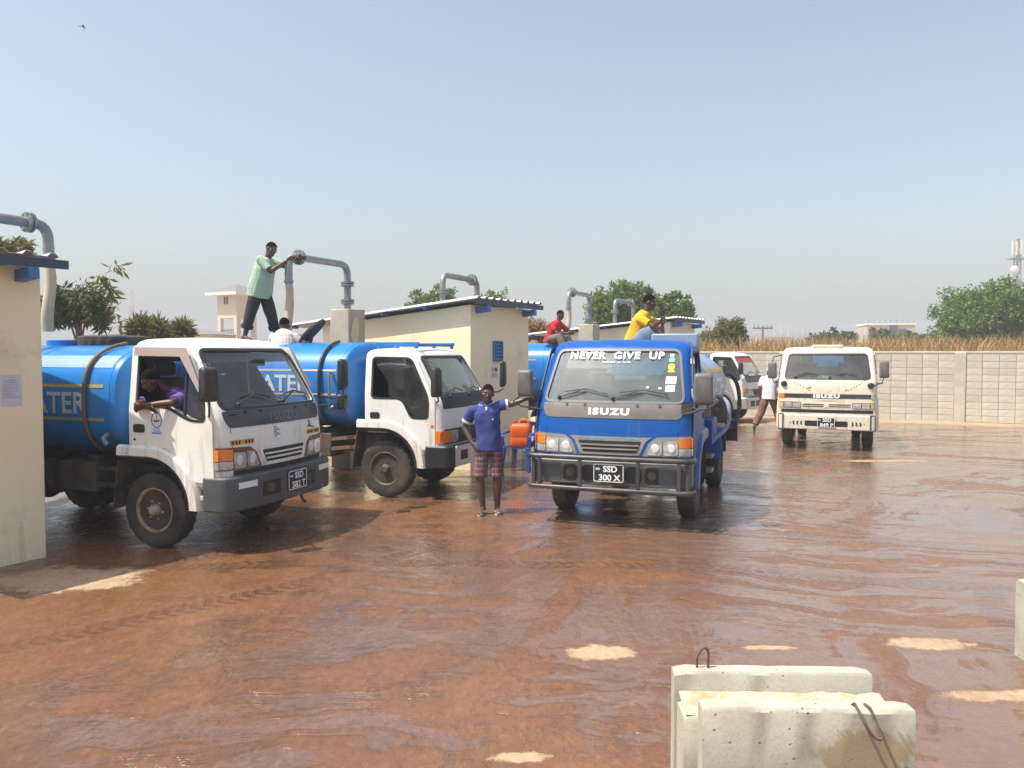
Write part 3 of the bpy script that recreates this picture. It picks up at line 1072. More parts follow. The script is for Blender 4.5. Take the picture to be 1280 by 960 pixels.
def column_site():
    Y = 140
    a = at(952, 441, Y); b = at(1012, 441, Y)
    wd = b.x - a.x; z0 = at(0, 421, Y).z; z1 = at(0, 410, Y).z
    t = thing('building_site', 'low pinkish shell of a building with a row of bare concrete columns', 'building', ((a.x + b.x) / 2, Y, 0))
    MB().box((-1.4, 2.5, z0 / 2), (wd - 2.8, 5, z0)).build('wall', PINKF, t)
    for x in (-3.2, -2.0):
        MB().box((x, -.02, z0 - 1.0), (.75, .1, .9)).build('window', DARKF, t)
    c0 = MB().box((0, 0, z1 / 2), (.2, .2, z1)).build('column', mat('far column', (.46, .44, .41), .9), t)
    xs = np.linspace(-wd / 2 + .6, wd / 2, 13)
    c0.location = (xs[0], 1, 0)
    for i, x in enumerate(xs[1:]):
        o = c0.copy(); C.objects.link(o); o.parent = t; o.location = (x, 1 + (i % 2) * 2.2, 0); o.scale = (1, 1, 1 + (i % 3) * .04)


column_site()


def lattice(name, label, px, ptop, Y, w0, paint, equip=False):
    c = at(px, 441, Y); top = at(px, ptop, Y).z
    t = thing(name, label, 'mast', (c.x, Y, 0))
    mats = paint
    n = max(6, int(top / (w0 * 1.6)))
    for k, m_ in enumerate(mats):
        mb = MB()
        for i in range(n):
            if (i * len(mats) * 2 // n) % len(mats) != k and len(mats) > 1: continue
            za, zb = top * i / n, top * (i + 1) / n
            fa, fb = w0 / 2 * (1 - .55 * i / n), w0 / 2 * (1 - .55 * (i + 1) / n)
            for (sx, sy) in ((-1, -1), (1, -1), (1, 1), (-1, 1)):
                mb.beam((sx * fa, sy * fa, za), (sx * fb, sy * fb, zb), w0 * .09, w0 * .09)
            mb.beam((-fa, -fa, za), (fb, -fb, zb), w0 * .06, w0 * .06); mb.beam((fa, -fa, za), (-fb, -fb, zb), w0 * .06, w0 * .06)
            mb.beam((-fa, fa, za), (-fb, -fb, zb), w0 * .06, w0 * .06); mb.beam((fa, -fa, za), (fb, fb, zb), w0 * .06, w0 * .06)
            mb.box((0, 0, zb), (fb * 2, fb * 2, w0 * .06))
        mb.build('lattice', m_, t, smooth=0)
    if equip:
        e = w0
        for (x, z, h) in ((-.95, top - 1.4, 2.6), (.95, top - 1.2, 2.4), (.2, top - 1.2, 2.4), (-.45, top - 1.4, 2.4)):
            MB().box((x * e, -.5 * e, z), (.26, .16, h * .85)).build('panel_antenna', WHITEF, t)
        for (x, z, r) in ((-.75, top - 4.6, .6), (-1.0, top - 6.6, .4), (.75, top - 6.2, .36)):
            MB().lathe([(r * .2, 0), (r, .12), (r, .3), (r * .3, .42)], (x * e, -.9 * e, z), 'y', 16).build('dish_antenna', WHITEF, t)
        MB().box((0, 0, top - 2.9), (2.1 * e, 1.4 * e, .12)).build('platform', GREYF, t)


lattice('antenna_mast', 'grey telephone mast with panel antennas and dishes above the broad tree', 1269, 299, 120, 1.15, [mat('mast steel', (.3, .3, .3), .6)], True)
lattice('radio_mast', 'thin distant red and white radio mast left of the tower house', 165.5, 362, 230, 1.3, [mat('pale red', (.5, .3, .27), .8), mat('pale white', (.6, .6, .6), .8)])


def utility_pole():
    Y = 75
    c = at(953, 441, Y); top = at(0, 407, Y).z
    t = thing('utility_pole', 'thin utility pole with a crossarm behind the block wall', 'pole', (c.x, Y, 0))
    MB().tube([(0, 0, 0), (0, 0, top)], [.13, .09], 8).build('pole', BARK, t)
    MB().box((0, 0, top - .25), (1.9, .12, .14)).build('crossarm', BARK, t)
    mb = MB()
    for x in (-.8, -.4, .4, .8): mb.tube([(x, 0, top - .18), (x, 0, top + .05)], .05, 6)
    mb.build('insulator', GREYF, t)


utility_pole()


def bird():
    c = at(104, 33.5, 34)
    t = thing('flying_bird', 'small dark bird gliding high in the sky at the top left', 'bird', c, R(20))
    m = mat('bird feathers', (.06, .06, .07), .8)
    b = MB(); b.loft([[(x, r * math.cos(a), r * .8 * math.sin(a)) for a in np.linspace(0, 2 * math.pi, 8, endpoint=False)] for x, r in ((-.20, .004), (-.12, .03), (0, .045), (.1, .03), (.15, .022), (.2, .003))])
    for sgn in (-1, 1):
        b.loft([[(.06, sgn * .02, 0), (-.06, sgn * .02, 0), (-.06, sgn * .02, .012), (.06, sgn * .02, .012)],
                [(.07, sgn * .22, .05), (-.03, sgn * .22, .05), (-.03, sgn * .22, .06), (.07, sgn * .22, .06)],
                [(0, sgn * .5, -.02), (-.03, sgn * .5, -.02), (-.03, sgn * .5, -.015), (0, sgn * .5, -.015)]])
    b.loft([[(-.16, -.02, 0), (-.16, .02, 0), (-.16, .02, .01), (-.16, -.02, .01)], [(-.3, -.06, 0), (-.3, .06, 0), (-.3, .06, .006), (-.3, -.06, .006)]])
    b.build('body', m, t, smooth=50)
    t.scale = (.57, .57, .57)


bird()

# ---------------------------------------------------------------- precast concrete blocks in front
REBAR = mat('rusty bar', (.10, .06, .04), .75, .3, col2=(.16, .12, .10), scale=20)


def conc_block_mat(name='pale precast concrete', smear=False):
    m, t, b = nodes(name)
    co = coords(t)
    c = ramp(t, noise_tex(t, co, 4, 6), [(.3, (.33, .305, .24)), (.5, (.43, .40, .32)), (.75, (.50, .47, .385))])
    # soaked up mud stains with shapes of their own
    mud = ramp(t, noise_tex(t, coords(t, (1, 1, .6)), 2.6, 8, .7, 1.2), [(.60, 0.0), (.72, 1.0)])
    c = mix(t, mth(t, 'MULTIPLY', mud, .45), c, (.36, .27, .16))
    pits = N(t, 'ShaderNodeTexVoronoi'); pits.inputs['Scale'].default_value = 23; t.links.new(co, pits.inputs['Vector'])
    pit = ramp(t, pits.outputs['Distance'], [(.10, 1.0), (.17, 0.0)])
    keep = ramp(t, noise_tex(t, co, 9, 2), [(.50, 0.0), (.56, 1.0)])
    spk = ramp(t, noise_tex(t, co, 75, 4, .7), [(.38, 1.0), (.48, 0.0)])
    c = mix(t, mth(t, 'MULTIPLY', spk, .35), c, (.24, .215, .165))
    pit = mth(t, 'MULTIPLY', pit, keep)
    c = mix(t, pit, c, (.20, .15, .10))
    vert = ramp(t, noise_tex(t, coords(t, (9, 9, .7)), 2, 4), [(.45, 0.0), (.7, 1.0)])
    c = mix(t, mth(t, 'MULTIPLY', vert, .14), c, (.46, .42, .33))
    if smear:
        sp = N(t, 'ShaderNodeSeparateXYZ'); t.links.new(co, sp.inputs[0])
        dx = mth(t, 'DIVIDE', mth(t, 'SUBTRACT', sp.outputs[0], .22), .24); dz = mth(t, 'DIVIDE', mth(t, 'SUBTRACT', sp.outputs[2], .33), .13)
        d = mth(t, 'ADD', mth(t, 'MULTIPLY', dx, dx), mth(t, 'MULTIPLY', dz, dz))
        uu = mth(t, 'ADD', mth(t, 'MULTIPLY', sp.outputs[0], 24.0), mth(t, 'MULTIPLY', sp.outputs[2], 15.0)); vv = mth(t, 'SUBTRACT', mth(t, 'MULTIPLY', sp.outputs[2], 4.5), mth(t, 'MULTIPLY', sp.outputs[0], 2.6))
        cv = N(t, 'ShaderNodeCombineXYZ'); t.links.new(uu, cv.inputs[0]); t.links.new(vv, cv.inputs[1])
        st = noise_tex(t, cv.outputs[0], 1.5, 6, .65, .5)
        k = mth(t, 'SUBTRACT', mth(t, 'ADD', mth(t, 'MULTIPLY', st, 2.6), mth(t, 'MULTIPLY', noise_tex(t, co, 7, 3), 1.2)), d)
        f = ramp(t, mth(t, 'MULTIPLY', k, .5), [(.50, 0.0), (.66, 1.0)])
        c = mix(t, mth(t, 'MULTIPLY', f, .75), c, (.29, .20, .105))
    t.links.new(c, b.inputs['Base Color']); b.inputs['Roughness'].default_value = .9
    h = mth(t, 'SUBTRACT', mth(t, 'MULTIPLY', noise_tex(t, co, 60, 5), .4), pit)
    bump(t, b, h, .5, .006)
    return m


PRECAST = conc_block_mat()
PRECASTM = conc_block_mat('smeared precast concrete', True)
SANDM = mat('packed orange sand', (.42, .30, .16), .95, col2=(.45, .41, .32), lo=.34, hi=.54, scale=9, bmp=.8, bscale=50, bdist=.01)
STAIN = mat('dried mud smear', (.33, .23, .12), .95, col2=(.45, .35, .22), scale=16, lo=.4, hi=.6)
G2 = 'pale precast concrete blocks lying in the yard'


def chipped(mb, name, parent, seed, cuts=10):
    o = mb.build(name, PRECAST, parent, smooth=50, bevel=.012, seg=3)
    return o


def rough_slab(p, seed, nx=14, amp=.004):
    """box with slightly uneven edges: p = x0,x1,y0,y1,z0,z1"""
    from mathutils import noise
    x0, x1, y0, y1, z0, z1 = p
    rings = []
    for i in range(nx + 1):
        x = x0 + (x1 - x0) * i / nx
        ln = [(y0, z0), (y0, z0 * .5 + z1 * .5), (y0, z1 - .016), (y0 + .014, z1), ((y0 + y1) / 2, z1 + .001), (y1 - .014, z1), (y1, z1 - .016), (y1, z0)]
        if i in (0, nx): ln = [((y0 + y1) / 2 + (a - (y0 + y1) / 2) * .88, b if b < z1 - .02 else b - .008) for a, b in ln]
        rings.append([(x + (.01 if i == 0 else -.01 if i == nx else 0), a + noise.noise((x * 9, a * 30, seed)) * amp, b + noise.noise((x * 9, b * 20, seed + 9)) * amp * (b > z0 + .05)) for a, b in ln])
    mb = MB(); mb.loft(rings)
    return mb


def front_blocks():
    t = thing('concrete_block', 'pale concrete block with sand on its step and an upright rusty loop', 'block', (1.28, 3.84, 0), R(-2), G2)
    rough_slab((-.50, .47, -.03, .07, -.05, .535), 1).build('slab', PRECAST, t, smooth=40)
    rough_slab((-.49, .53, -.24, -.034, -.05, .405), 2).build('step', PRECAST, t, smooth=40)
    from mathutils import noise
    vs = []; n = 26
    for j, y in enumerate((-.22, -.15, -.09, -.032)):
        for i in range(n):
            x = -.47 + i * .96 / (n - 1)
            vs.append((x, y, .407 + (0, .012, .022, .034)[j] * (1 + .5 * noise.noise((x * 12, y * 30, 0)))))
    mb = MB(); mb.add(vs, [(j * n + i, j * n + i + 1, (j + 1) * n + i + 1, (j + 1) * n + i) for j in range(3) for i in range(n - 1)])
    mb.build('sand_fillet', SANDM, t, smooth=60, fix=False)
    MB().tube([(-.37, .02, .50), (-.375, .02, .58)] + arc((-.372, .02, .59), (-.355, .02, .632), (-.335, .02, .632)) + arc((-.335, .02, .632), (-.315, .02, .632), (-.317, .02, .59)) + [(-.32, .02, .50)], .006, 8).build('lifting_loop', REBAR, t, smooth=60)

    t = thing('concrete_block', 'front most pale concrete block, muddy smears and a bent steel loop on its face', 'block', (1.33, 3.47, 0), R(-2), G2)
    rough_slab((-.505, .435, -.05, .06, -.05, .53), 4, amp=.004).build('slab', PRECASTM, t, smooth=40)
    MB().tube([(.17, .02, .52), (.17, -.02, .545)] + arc((.17, -.04, .54), (.172, -.075, .53), (.20, -.085, .47)) + arc((.20, -.085, .47), (.235, -.10, .41), (.262, -.09, .425)) + [(.262, -.085, .44), (.225, -.05, .54), (.222, 0, .535)], .0065, 8).build('lifting_loop', REBAR, t, smooth=60)
    for (x, y, lab, rz) in ((3.76, 5.40, 'pale concrete block standing alone at the right edge, nearer one', R(-4)), (10.5, 15.9, 'small distant concrete block at the right edge near the wall', R(-6))):
        t = thing('concrete_block', lab, 'block', (x, y, 0), rz, G2)
        rough_slab((-.30, .7, -.10, .04, -.05, .53), 6).build('slab', PRECAST, t, smooth=40)
    t = thing('broken_stone', 'small pale broken stone lying right of the front concrete block', 'stone', (1.85, 3.72, 0), .4)
    from mathutils import noise as nz
    mb = MB(); mb.sphere((0, 0, .015), (.05, .035, .03), 10, 7)
    mb.v = [tuple(Vector(p) * (1 + .35 * nz.noise(Vector(p) * 30))) for p in mb.v]
    mb.build('stone', PRECAST, t, smooth=25)


front_blocks()

# ---------------------------------------------------------------- hazy air
def haze():
    m, t, b = nodes('hazy air')
    t.nodes.remove(b)
    v = N(t, 'ShaderNodeVolumePrincipled')
    v.inputs['Color'].default_value = (.86, .88, .92, 1)
    v.inputs['Density'].default_value = HAZE
    v.inputs['Anisotropy'].default_value = 0
    t.links.new(v.outputs[0], t.nodes['Material Output'].inputs['Volume'])
    o = MB().box((0, 225, 10.5), (1210, 760, 23.4)).build('haze', m, None, smooth=0)
    tag(o, 'pale dusty air over the whole yard and the far trees', kind='stuff')
HAZE = .0022
haze()


# ================================================================ TRUCKS
def chaikin(p, n=2):
    for _ in range(n):
        q = []
        for i in range(len(p)):
            a = p[i]; b = p[(i + 1) % len(p)]
            q += [(a[0] * .75 + b[0] * .25, a[1] * .75 + b[1] * .25), (a[0] * .25 + b[0] * .75, a[1] * .25 + b[1] * .75)]
        p = q
    return p


class Cab:
    """cab body: side profile in (x, z), half width W, rounded corners r, roof narrower than the doors"""
    def __init__(s, prof, W, r, zt, taper, bow):
        s.prof = chaikin(prof, 2); s.W = W; s.r = r; s.zt = zt; s.tp = taper; s.bow = bow
        s.zmax = max(z for x, z in s.prof)
        fr = sorted([(z, x) for x, z in s.prof if x > .15])
        zs, xs = [], []
        for z, x in fr:
            if zs and z - zs[-1] < 1e-4: xs[-1] = max(xs[-1], x); continue
            zs.append(z); xs.append(x)
        s.zs, s.xs = zs, xs

    def tap(s, z): return 1 - s.tp * min(1.15, max(0, (z - s.zt) / (s.zmax - s.zt)))

    def warp(s, x, y, z):
        k = y / s.W
        sx = min(1, max(0, (x - .05) / .5))
        return Vector((x - s.bow * k * k * sx, y * s.tap(z), z - .03 * k * k * max(0, min(1, (z - s.zmax + .25) / .2))))

    def F(s, y, z, off=0):
        x = float(np.interp(z, s.zs, s.xs))
        a = abs(y) / s.tap(z)
        e = a - (s.W - s.r)
        d = 0 if e <= 0 else s.r - math.sqrt(max(0, s.r ** 2 - min(e, s.r) ** 2))
        p = s.warp(x - d, math.copysign(a, y), z)
        # outward direction of the profile
        x2 = float(np.interp(z + .02, s.zs, s.xs)); t = Vector((x2 - x, .02)).normalized()
        n = Vector((t.y, 0, -t.x)) if True else None
        if e > 0:
            n = (n * (1 - e / s.r * .6) + Vector((0, math.copysign(e / s.r * .6, y), 0))).normalized()
        return Vector((p.x, y, z)) + n * off

    def S(s, x, z, off=0, side=-1):
        return Vector((x, side * (s.W * s.tap(z) + off), z))

    def solid(s, d=0):
        P = grow(s.prof, -d) if d else s.prof
        W, r = s.W - d, s.r
        st = []
        for k in range(5): a = k / 4 * math.pi / 2; st.append((-(W - r + r * math.cos(a)), r * (1 - math.sin(a))))
        for k in range(1, 8): st.append((-(W - r) + 2 * (W - r) * k / 8, 0))
        st += [(-y, i) for y, i in reversed(st[:5])]
        mb = MB()
        mb.loft([[s.warp(x, y, z) for x, z in (grow(P, -i) if i > 1e-6 else P)] for y, i in st])
        return mb


def wheel_mesh(rad, wd, rimcol, name_mats):
    """returns meshes for tyre, rim (axis y, outer face towards -y)"""
    rr = rad
    tp = [(rr * .56, -wd * .36), (rr * .60, -wd * .47), (rr * .80, -wd * .52), (rr * .93, -wd * .47), (rr * .985, -wd * .40), (rr, -wd * .2), (rr, 0), (rr, wd * .2), (rr * .985, wd * .4), (rr * .93, wd * .47), (rr * .8, wd * .52), (rr * .60, wd * .47), (rr * .56, wd * .36), (rr * .54, 0)]
    mb = MB()
    def wob(r, h, k):
        if r > rr * .95: return r - (.016 if (k + (1 if h > 0 else 0)) % 3 == 0 else 0)
        return r
    vsn = 72
    mb.lathe(tp, (0, 0, 0), 'y', vsn, wob)
    # close the loop inside instead of caps
    tyre = mb
    return tyre


TYRE_DATA = {}


def add_wheel(parent, x, y, side, rad=.40, wd=.21, rim_mat=None, dish=.03, name='wheel'):
    """side -1: outer face towards -y"""
    key = (rad, wd)
    if key not in TYRE_DATA:
        TYRE_DATA[key] = wheel_mesh(rad, wd, None, None).build('wheel', RUBBER, None, smooth=35)
        base = TYRE_DATA[key]
        C.objects.unlink(base)
    tyre = TYRE_DATA[key].copy(); C.objects.link(tyre)
    tyre.parent = parent; tyre.location = (x, y, rad - .01)
    tyre.rotation_euler = (0, random.uniform(0, 6), 0 if side < 0 else math.pi)
    k2 = (rad, wd, rim_mat.name, dish)
    if k2 not in TYRE_DATA:
        R0 = rad * .57
        mb = MB()
        mb.lathe([(R0 * .985, -wd * .30), (R0 * 1.04, -wd * .47), (R0 * .99, -wd * .49), (R0 * .95, -wd * .40), (R0 * .90, -wd * .34)], (0, 0, 0), 'y', 40)
        mb.f = mb.f[:-2]; mb.m = mb.m[:-2]
        # disc with hand holes
        holes = []
        for k in range(6):
            a = k * math.pi / 3 + .2
            holes.append([(R0 * .68 * math.cos(a) + R0 * .17 * math.cos(b), R0 * .68 * math.sin(a) + R0 * .17 * math.sin(b)) for b in np.linspace(0, 2 * math.pi, 10, endpoint=False)])
        circ = [(R0 * .93 * math.cos(a), R0 * .93 * math.sin(a)) for a in np.linspace(0, 2 * math.pi, 40, endpoint=False)]
        def disc(u, v, off):
            q = math.hypot(u, v) / R0
            return Vector((u, -wd * .33 + dish * (1 - q ** 2 * .9) * (1 if dish > 0 else 1) - off, v))
        p = panel('rim', circ, disc, 0, .012, rim_mat, holes=holes, cu=[-R0 * .4, 0, R0 * .4], cv=[-R0 * .4, 0, R0 * .4], raw=True)
        mb.add(p.v, p.f)
        zf = -wd * .33 + dish
        mb.lathe([(R0 * .30, zf + .01), (R0 * .28, zf - .045), (R0 * .20, zf - .075), (R0 * .18, zf - .08)], (0, 0, 0), 'y', 20)
        for k in range(6):
            a = k * math.pi / 3 - .3
            c = Vector((R0 * .42 * math.cos(a), zf, R0 * .42 * math.sin(a)))
            mb.tube([c + Vector((0, .01, 0)), c - Vector((0, .035, 0))], R0 * .055, 6)
        rim = mb.build('rim', rim_mat, None, smooth=35)
        C.objects.unlink(rim)
        bk = MB(); bk.lathe([(R0 * .9, -wd * .1), (R0 * .9, -wd * .08)], (0, 0, 0), 'y', 24)
        bo = bk.build('brake_drum', BLACKP, None); C.objects.unlink(bo)
        TYRE_DATA[k2] = (rim, bo)
    for src in TYRE_DATA[k2]:
        o = src.copy(); C.objects.link(o); o.parent = tyre
    return tyre


def mirror_on(parent, base, c, size, matl, arms, rz=0):
    mb = MB()
    sx, sy, sz = size
    pr = rp([(-sy / 2, -sz / 2), (sy / 2, -sz / 2), (sy / 2 * .92, sz / 2), (-sy / 2 * .92, sz / 2)], .04, 4)
    Mz = Matrix.Rotation(rz, 3, 'Z'); c = Vector(c)
    mb.loft([[c + Mz @ Vector((d, u * k, v * k)) for u, v in pr] for d, k in ((-sx / 2, .96), (-sx / 2 + .012, 1), (sx * .1, 1), (sx / 2 - .01, .9), (sx / 2, .78))])
    m = mb.build('mirror', matl, parent, smooth=40)
    g = MB(); g.prism(grow(pr, -.014), lambda u, v, d: c + Mz @ Vector((-sx / 2 - .001 - d, u, v)), 0, .003)
    g.build('mirror_glass', CHROME, m)
    for pts in arms: MB().tube(pts, .011, 8).build('mirror_arm', BLACK, m, smooth=60)
    return m


def chevrons(poly_fn, parent, cx, cz, pitch, h, dirs, m, tilt=0, stroke=.45):
    """row of arrow heads; dirs is a string of < > and . """
    n = len(dirs)
    objs = []
    for i, ch in enumerate(dirs):
        u = cx + (i - (n - 1) / 2) * pitch
        z = cz + (i - (n - 1) / 2) * pitch * tilt
        w_ = pitch * .5; s_ = pitch * stroke
        if ch == '.':
            pl = rect(u - h * .12, z - h * .12, u + h * .12, z + h * .12)
        else:
            k = 1 if ch == '>' else -1
            pl = [(u - k * w_ / 2, z + h / 2), (u - k * w_ / 2 + k * s_, z + h / 2), (u + k * w_ / 2 + k * s_ * .2, z), (u - k * w_ / 2 + k * s_, z - h / 2), (u - k * w_ / 2, z - h / 2), (u + k * w_ / 2 - k * s_ * .8, z)]
        objs.append(panel('arrow', pl, poly_fn, .0085, .004, m, parent))
    return objs


class Tank:
    def __init__(s, xf, xb, a, b, zc, n): s.xf, s.xb, s.a, s.b, s.zc, s.n = xf, xb, a, b, zc, n
    def T(s, x, z, off=0, side=-1):
        q = min(1, abs((z - s.zc) / s.b)) ** s.n
        y = side * s.a * max(0, 1 - q) ** (1 / s.n)
        # outward normal of the oval
        ny = side * (abs(y) / s.a) ** (s.n - 1) / s.a; nz = math.copysign((abs(z - s.zc) / s.b) ** (s.n - 1), z - s.zc) / s.b
        nn = Vector((0, ny, nz)).normalized()
        return Vector((x, y, z)) + nn * off
    def ringpts(s, x, k, m=56):
        res = []
        for i in range(m):
            t = 2 * math.pi * i / m
            c, sn = math.cos(t), math.sin(t)
            res.append(Vector((x, s.a * k * math.copysign(abs(c) ** (2 / s.n), c), s.zc + s.b * k * math.copysign(abs(sn) ** (2 / s.n), sn))))
        return res
    def build(s, m, parent, dome=.16):
        rings = []
        for k in (.02, .5, .8, .93, .985, 1.0): rings.append(s.ringpts(s.xf + dome * math.sqrt(max(0, 1 - k * k)) * 1.0, k))
        for x in np.linspace(s.xf - .05, s.xb + .05, 6): rings.append(s.ringpts(float(x), 1.0))
        for k in (1.0, .985, .93, .8, .5, .02): rings.append(s.ringpts(s.xb - dome * math.sqrt(max(0, 1 - k * k)), k))
        mb = MB(); mb.loft(rings)
        return mb.build('tank', m, parent, smooth=30)
    def hoop(s, x, r, m, parent, t0=0, t1=2 * math.pi, name='tank_band', off=0.01, n=40):
        pts = []
        for i in range(n + 1):
            t = t0 + (t1 - t0) * i / n
            c, sn = math.cos(t), math.sin(t)
            pts.append(Vector((x, (s.a + off) * math.copysign(abs(c) ** (2 / s.n), c), s.zc + (s.b + off) * math.copysign(abs(sn) ** (2 / s.n), sn))))
        mb = MB(); mb.tube(pts, r, 8)
        return mb.build(name, m, parent, smooth=60)


LENS2 = mat('lamp bowl', (.72, .72, .70), .25, .1)
TBLUE = mat('tank blue', (.005, .195, .58), .38, col2=(.007, .165, .50), scale=1.5, dirt=(.13, .17, .22), dscale=2.2, dlo=.56, dhi=.85, coat=.15, splash=(.10, .14, .20))
TPALE = mat('tank pale band', (.25, .37, .45), .5, col2=(.19, .31, .42), scale=2)
TYEL = mat('tank yellow line', (.50, .38, .10), .6, col2=(.34, .27, .09), scale=8)
TWHITE = mat('faded white lettering', (.52, .55, .56), .6, col2=(.36, .42, .48), scale=7)
TCREAM = mat('cream line', (.62, .58, .42), .6)
CABW = mat('white truck paint', (.84, .83, .775), .35, col2=(.76, .745, .68), scale=1.8, dirt=(.50, .42, .30), dscale=1.9, dlo=.58, dhi=.92, coat=.2, splash=(.36, .25, .15))
CABW2 = mat('cream truck paint', (.74, .69, .56), .4, col2=(.70, .64, .50), scale=2, dirt=(.46, .33, .18), dscale=2.3, dlo=.55, dhi=.82, coat=.1, splash=(.34, .23, .13))
CABB = mat('blue truck paint', (.003, .088, .355), .36, col2=(.003, .077, .31), scale=1.2, dirt=(.03, .12, .33), dscale=2.5, dlo=.6, dhi=.9, coat=.0, spec=.3, splash=(.16, .13, .13))
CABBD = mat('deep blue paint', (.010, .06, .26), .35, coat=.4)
COWLB = mat('black cowl', (.035, .036, .04), .35, col2=(.05, .05, .055), scale=3, coat=.2)
COWLG = mat('dull grey cowl', (.13, .12, .11), .5, col2=(.19, .17, .15), scale=4)
BUMPG = mat('grey bumper', (.058, .062, .068), .55, col2=(.085, .09, .095), scale=3, dirt=(.42, .40, .36), dscale=6, dlo=.62, dhi=.72)
BUMPD = mat('dark bumper steel', (.10, .10, .10), .45, .2, col2=(.14, .14, .135), scale=5)
RAIL = mat('black bar', (.03, .03, .032), .4, col2=(.07, .065, .06), scale=6)
SILVER = mat('silver trim', (.36, .34, .31), .4, .4, col2=(.28, .25, .22), scale=6)
RIMW = mat('rim rusty white', (.50, .38, .25), .75, col2=(.20, .13, .075), scale=9)
RIMD = mat('rim dark', (.05, .042, .036), .6, col2=(.17, .125, .085), scale=9)
WOODC = mat('pale step', (.55, .48, .37), .8)
LILAC = mat('lilac grey badge', (.20, .19, .24), .4)
RED = mat('red print', (.5, .05, .04), .5)
SKYB = mat('light blue print', (.12, .42, .62), .5)
GREENP = mat('green sticker', (.22, .62, .42), .5)
YELS = mat('bright yellow sticker', (.72, .70, .03), .5)
MINT = mat('pale mint paper', (.62, .74, .62), .6)
FLAGB = mat('flag blue', (.1, .25, .6), .5)
GREYHOSE = mat('grey suction hose', (.22, .25, .30), .6)
BLACKHOSE = mat('black rubber hose', (.03, .03, .035), .5)
BROWNHOSE = mat('brown bar', (.20, .13, .07), .6, col2=(.12, .08, .05))
GLASS3 = glass('dust and painted haze glass', (.70, .77, .76), 1.3, .15, (.42, .48, .47))  # dust tone also paints in the reflective haze of the pane
GLASS4 = glass('hazy glass', (.62, .68, .68), 1.0, .08)
GT = 'water tanker trucks filling in the yard'

NPR = [(-.32, .62), (.98, .62), (1.015, .80), (1.0, 1.10), (.975, 1.32), (.925, 1.50), (.56, 2.11), (.47, 2.195), (.30, 2.25), (-.18, 2.255), (-.30, 2.22), (-.325, 2.10)]
OLD = [(-.32, .62), (.98, .62), (1.0, .80), (.995, 1.10), (.985, 1.40), (.94, 1.50), (.66, 2.00), (.58, 2.10), (.40, 2.17), (-.18, 2.18), (-.30, 2.15), (-.325, 2.04)]
CANTER = [(-.33, .60), (.96, .60), (.985, .80), (.975, 1.05), (.93, 1.34), (.88, 1.42), (.56, 1.98), (.47, 2.07), (.25, 2.12), (-.2, 2.12), (-.31, 2.08), (-.335, 1.98)]


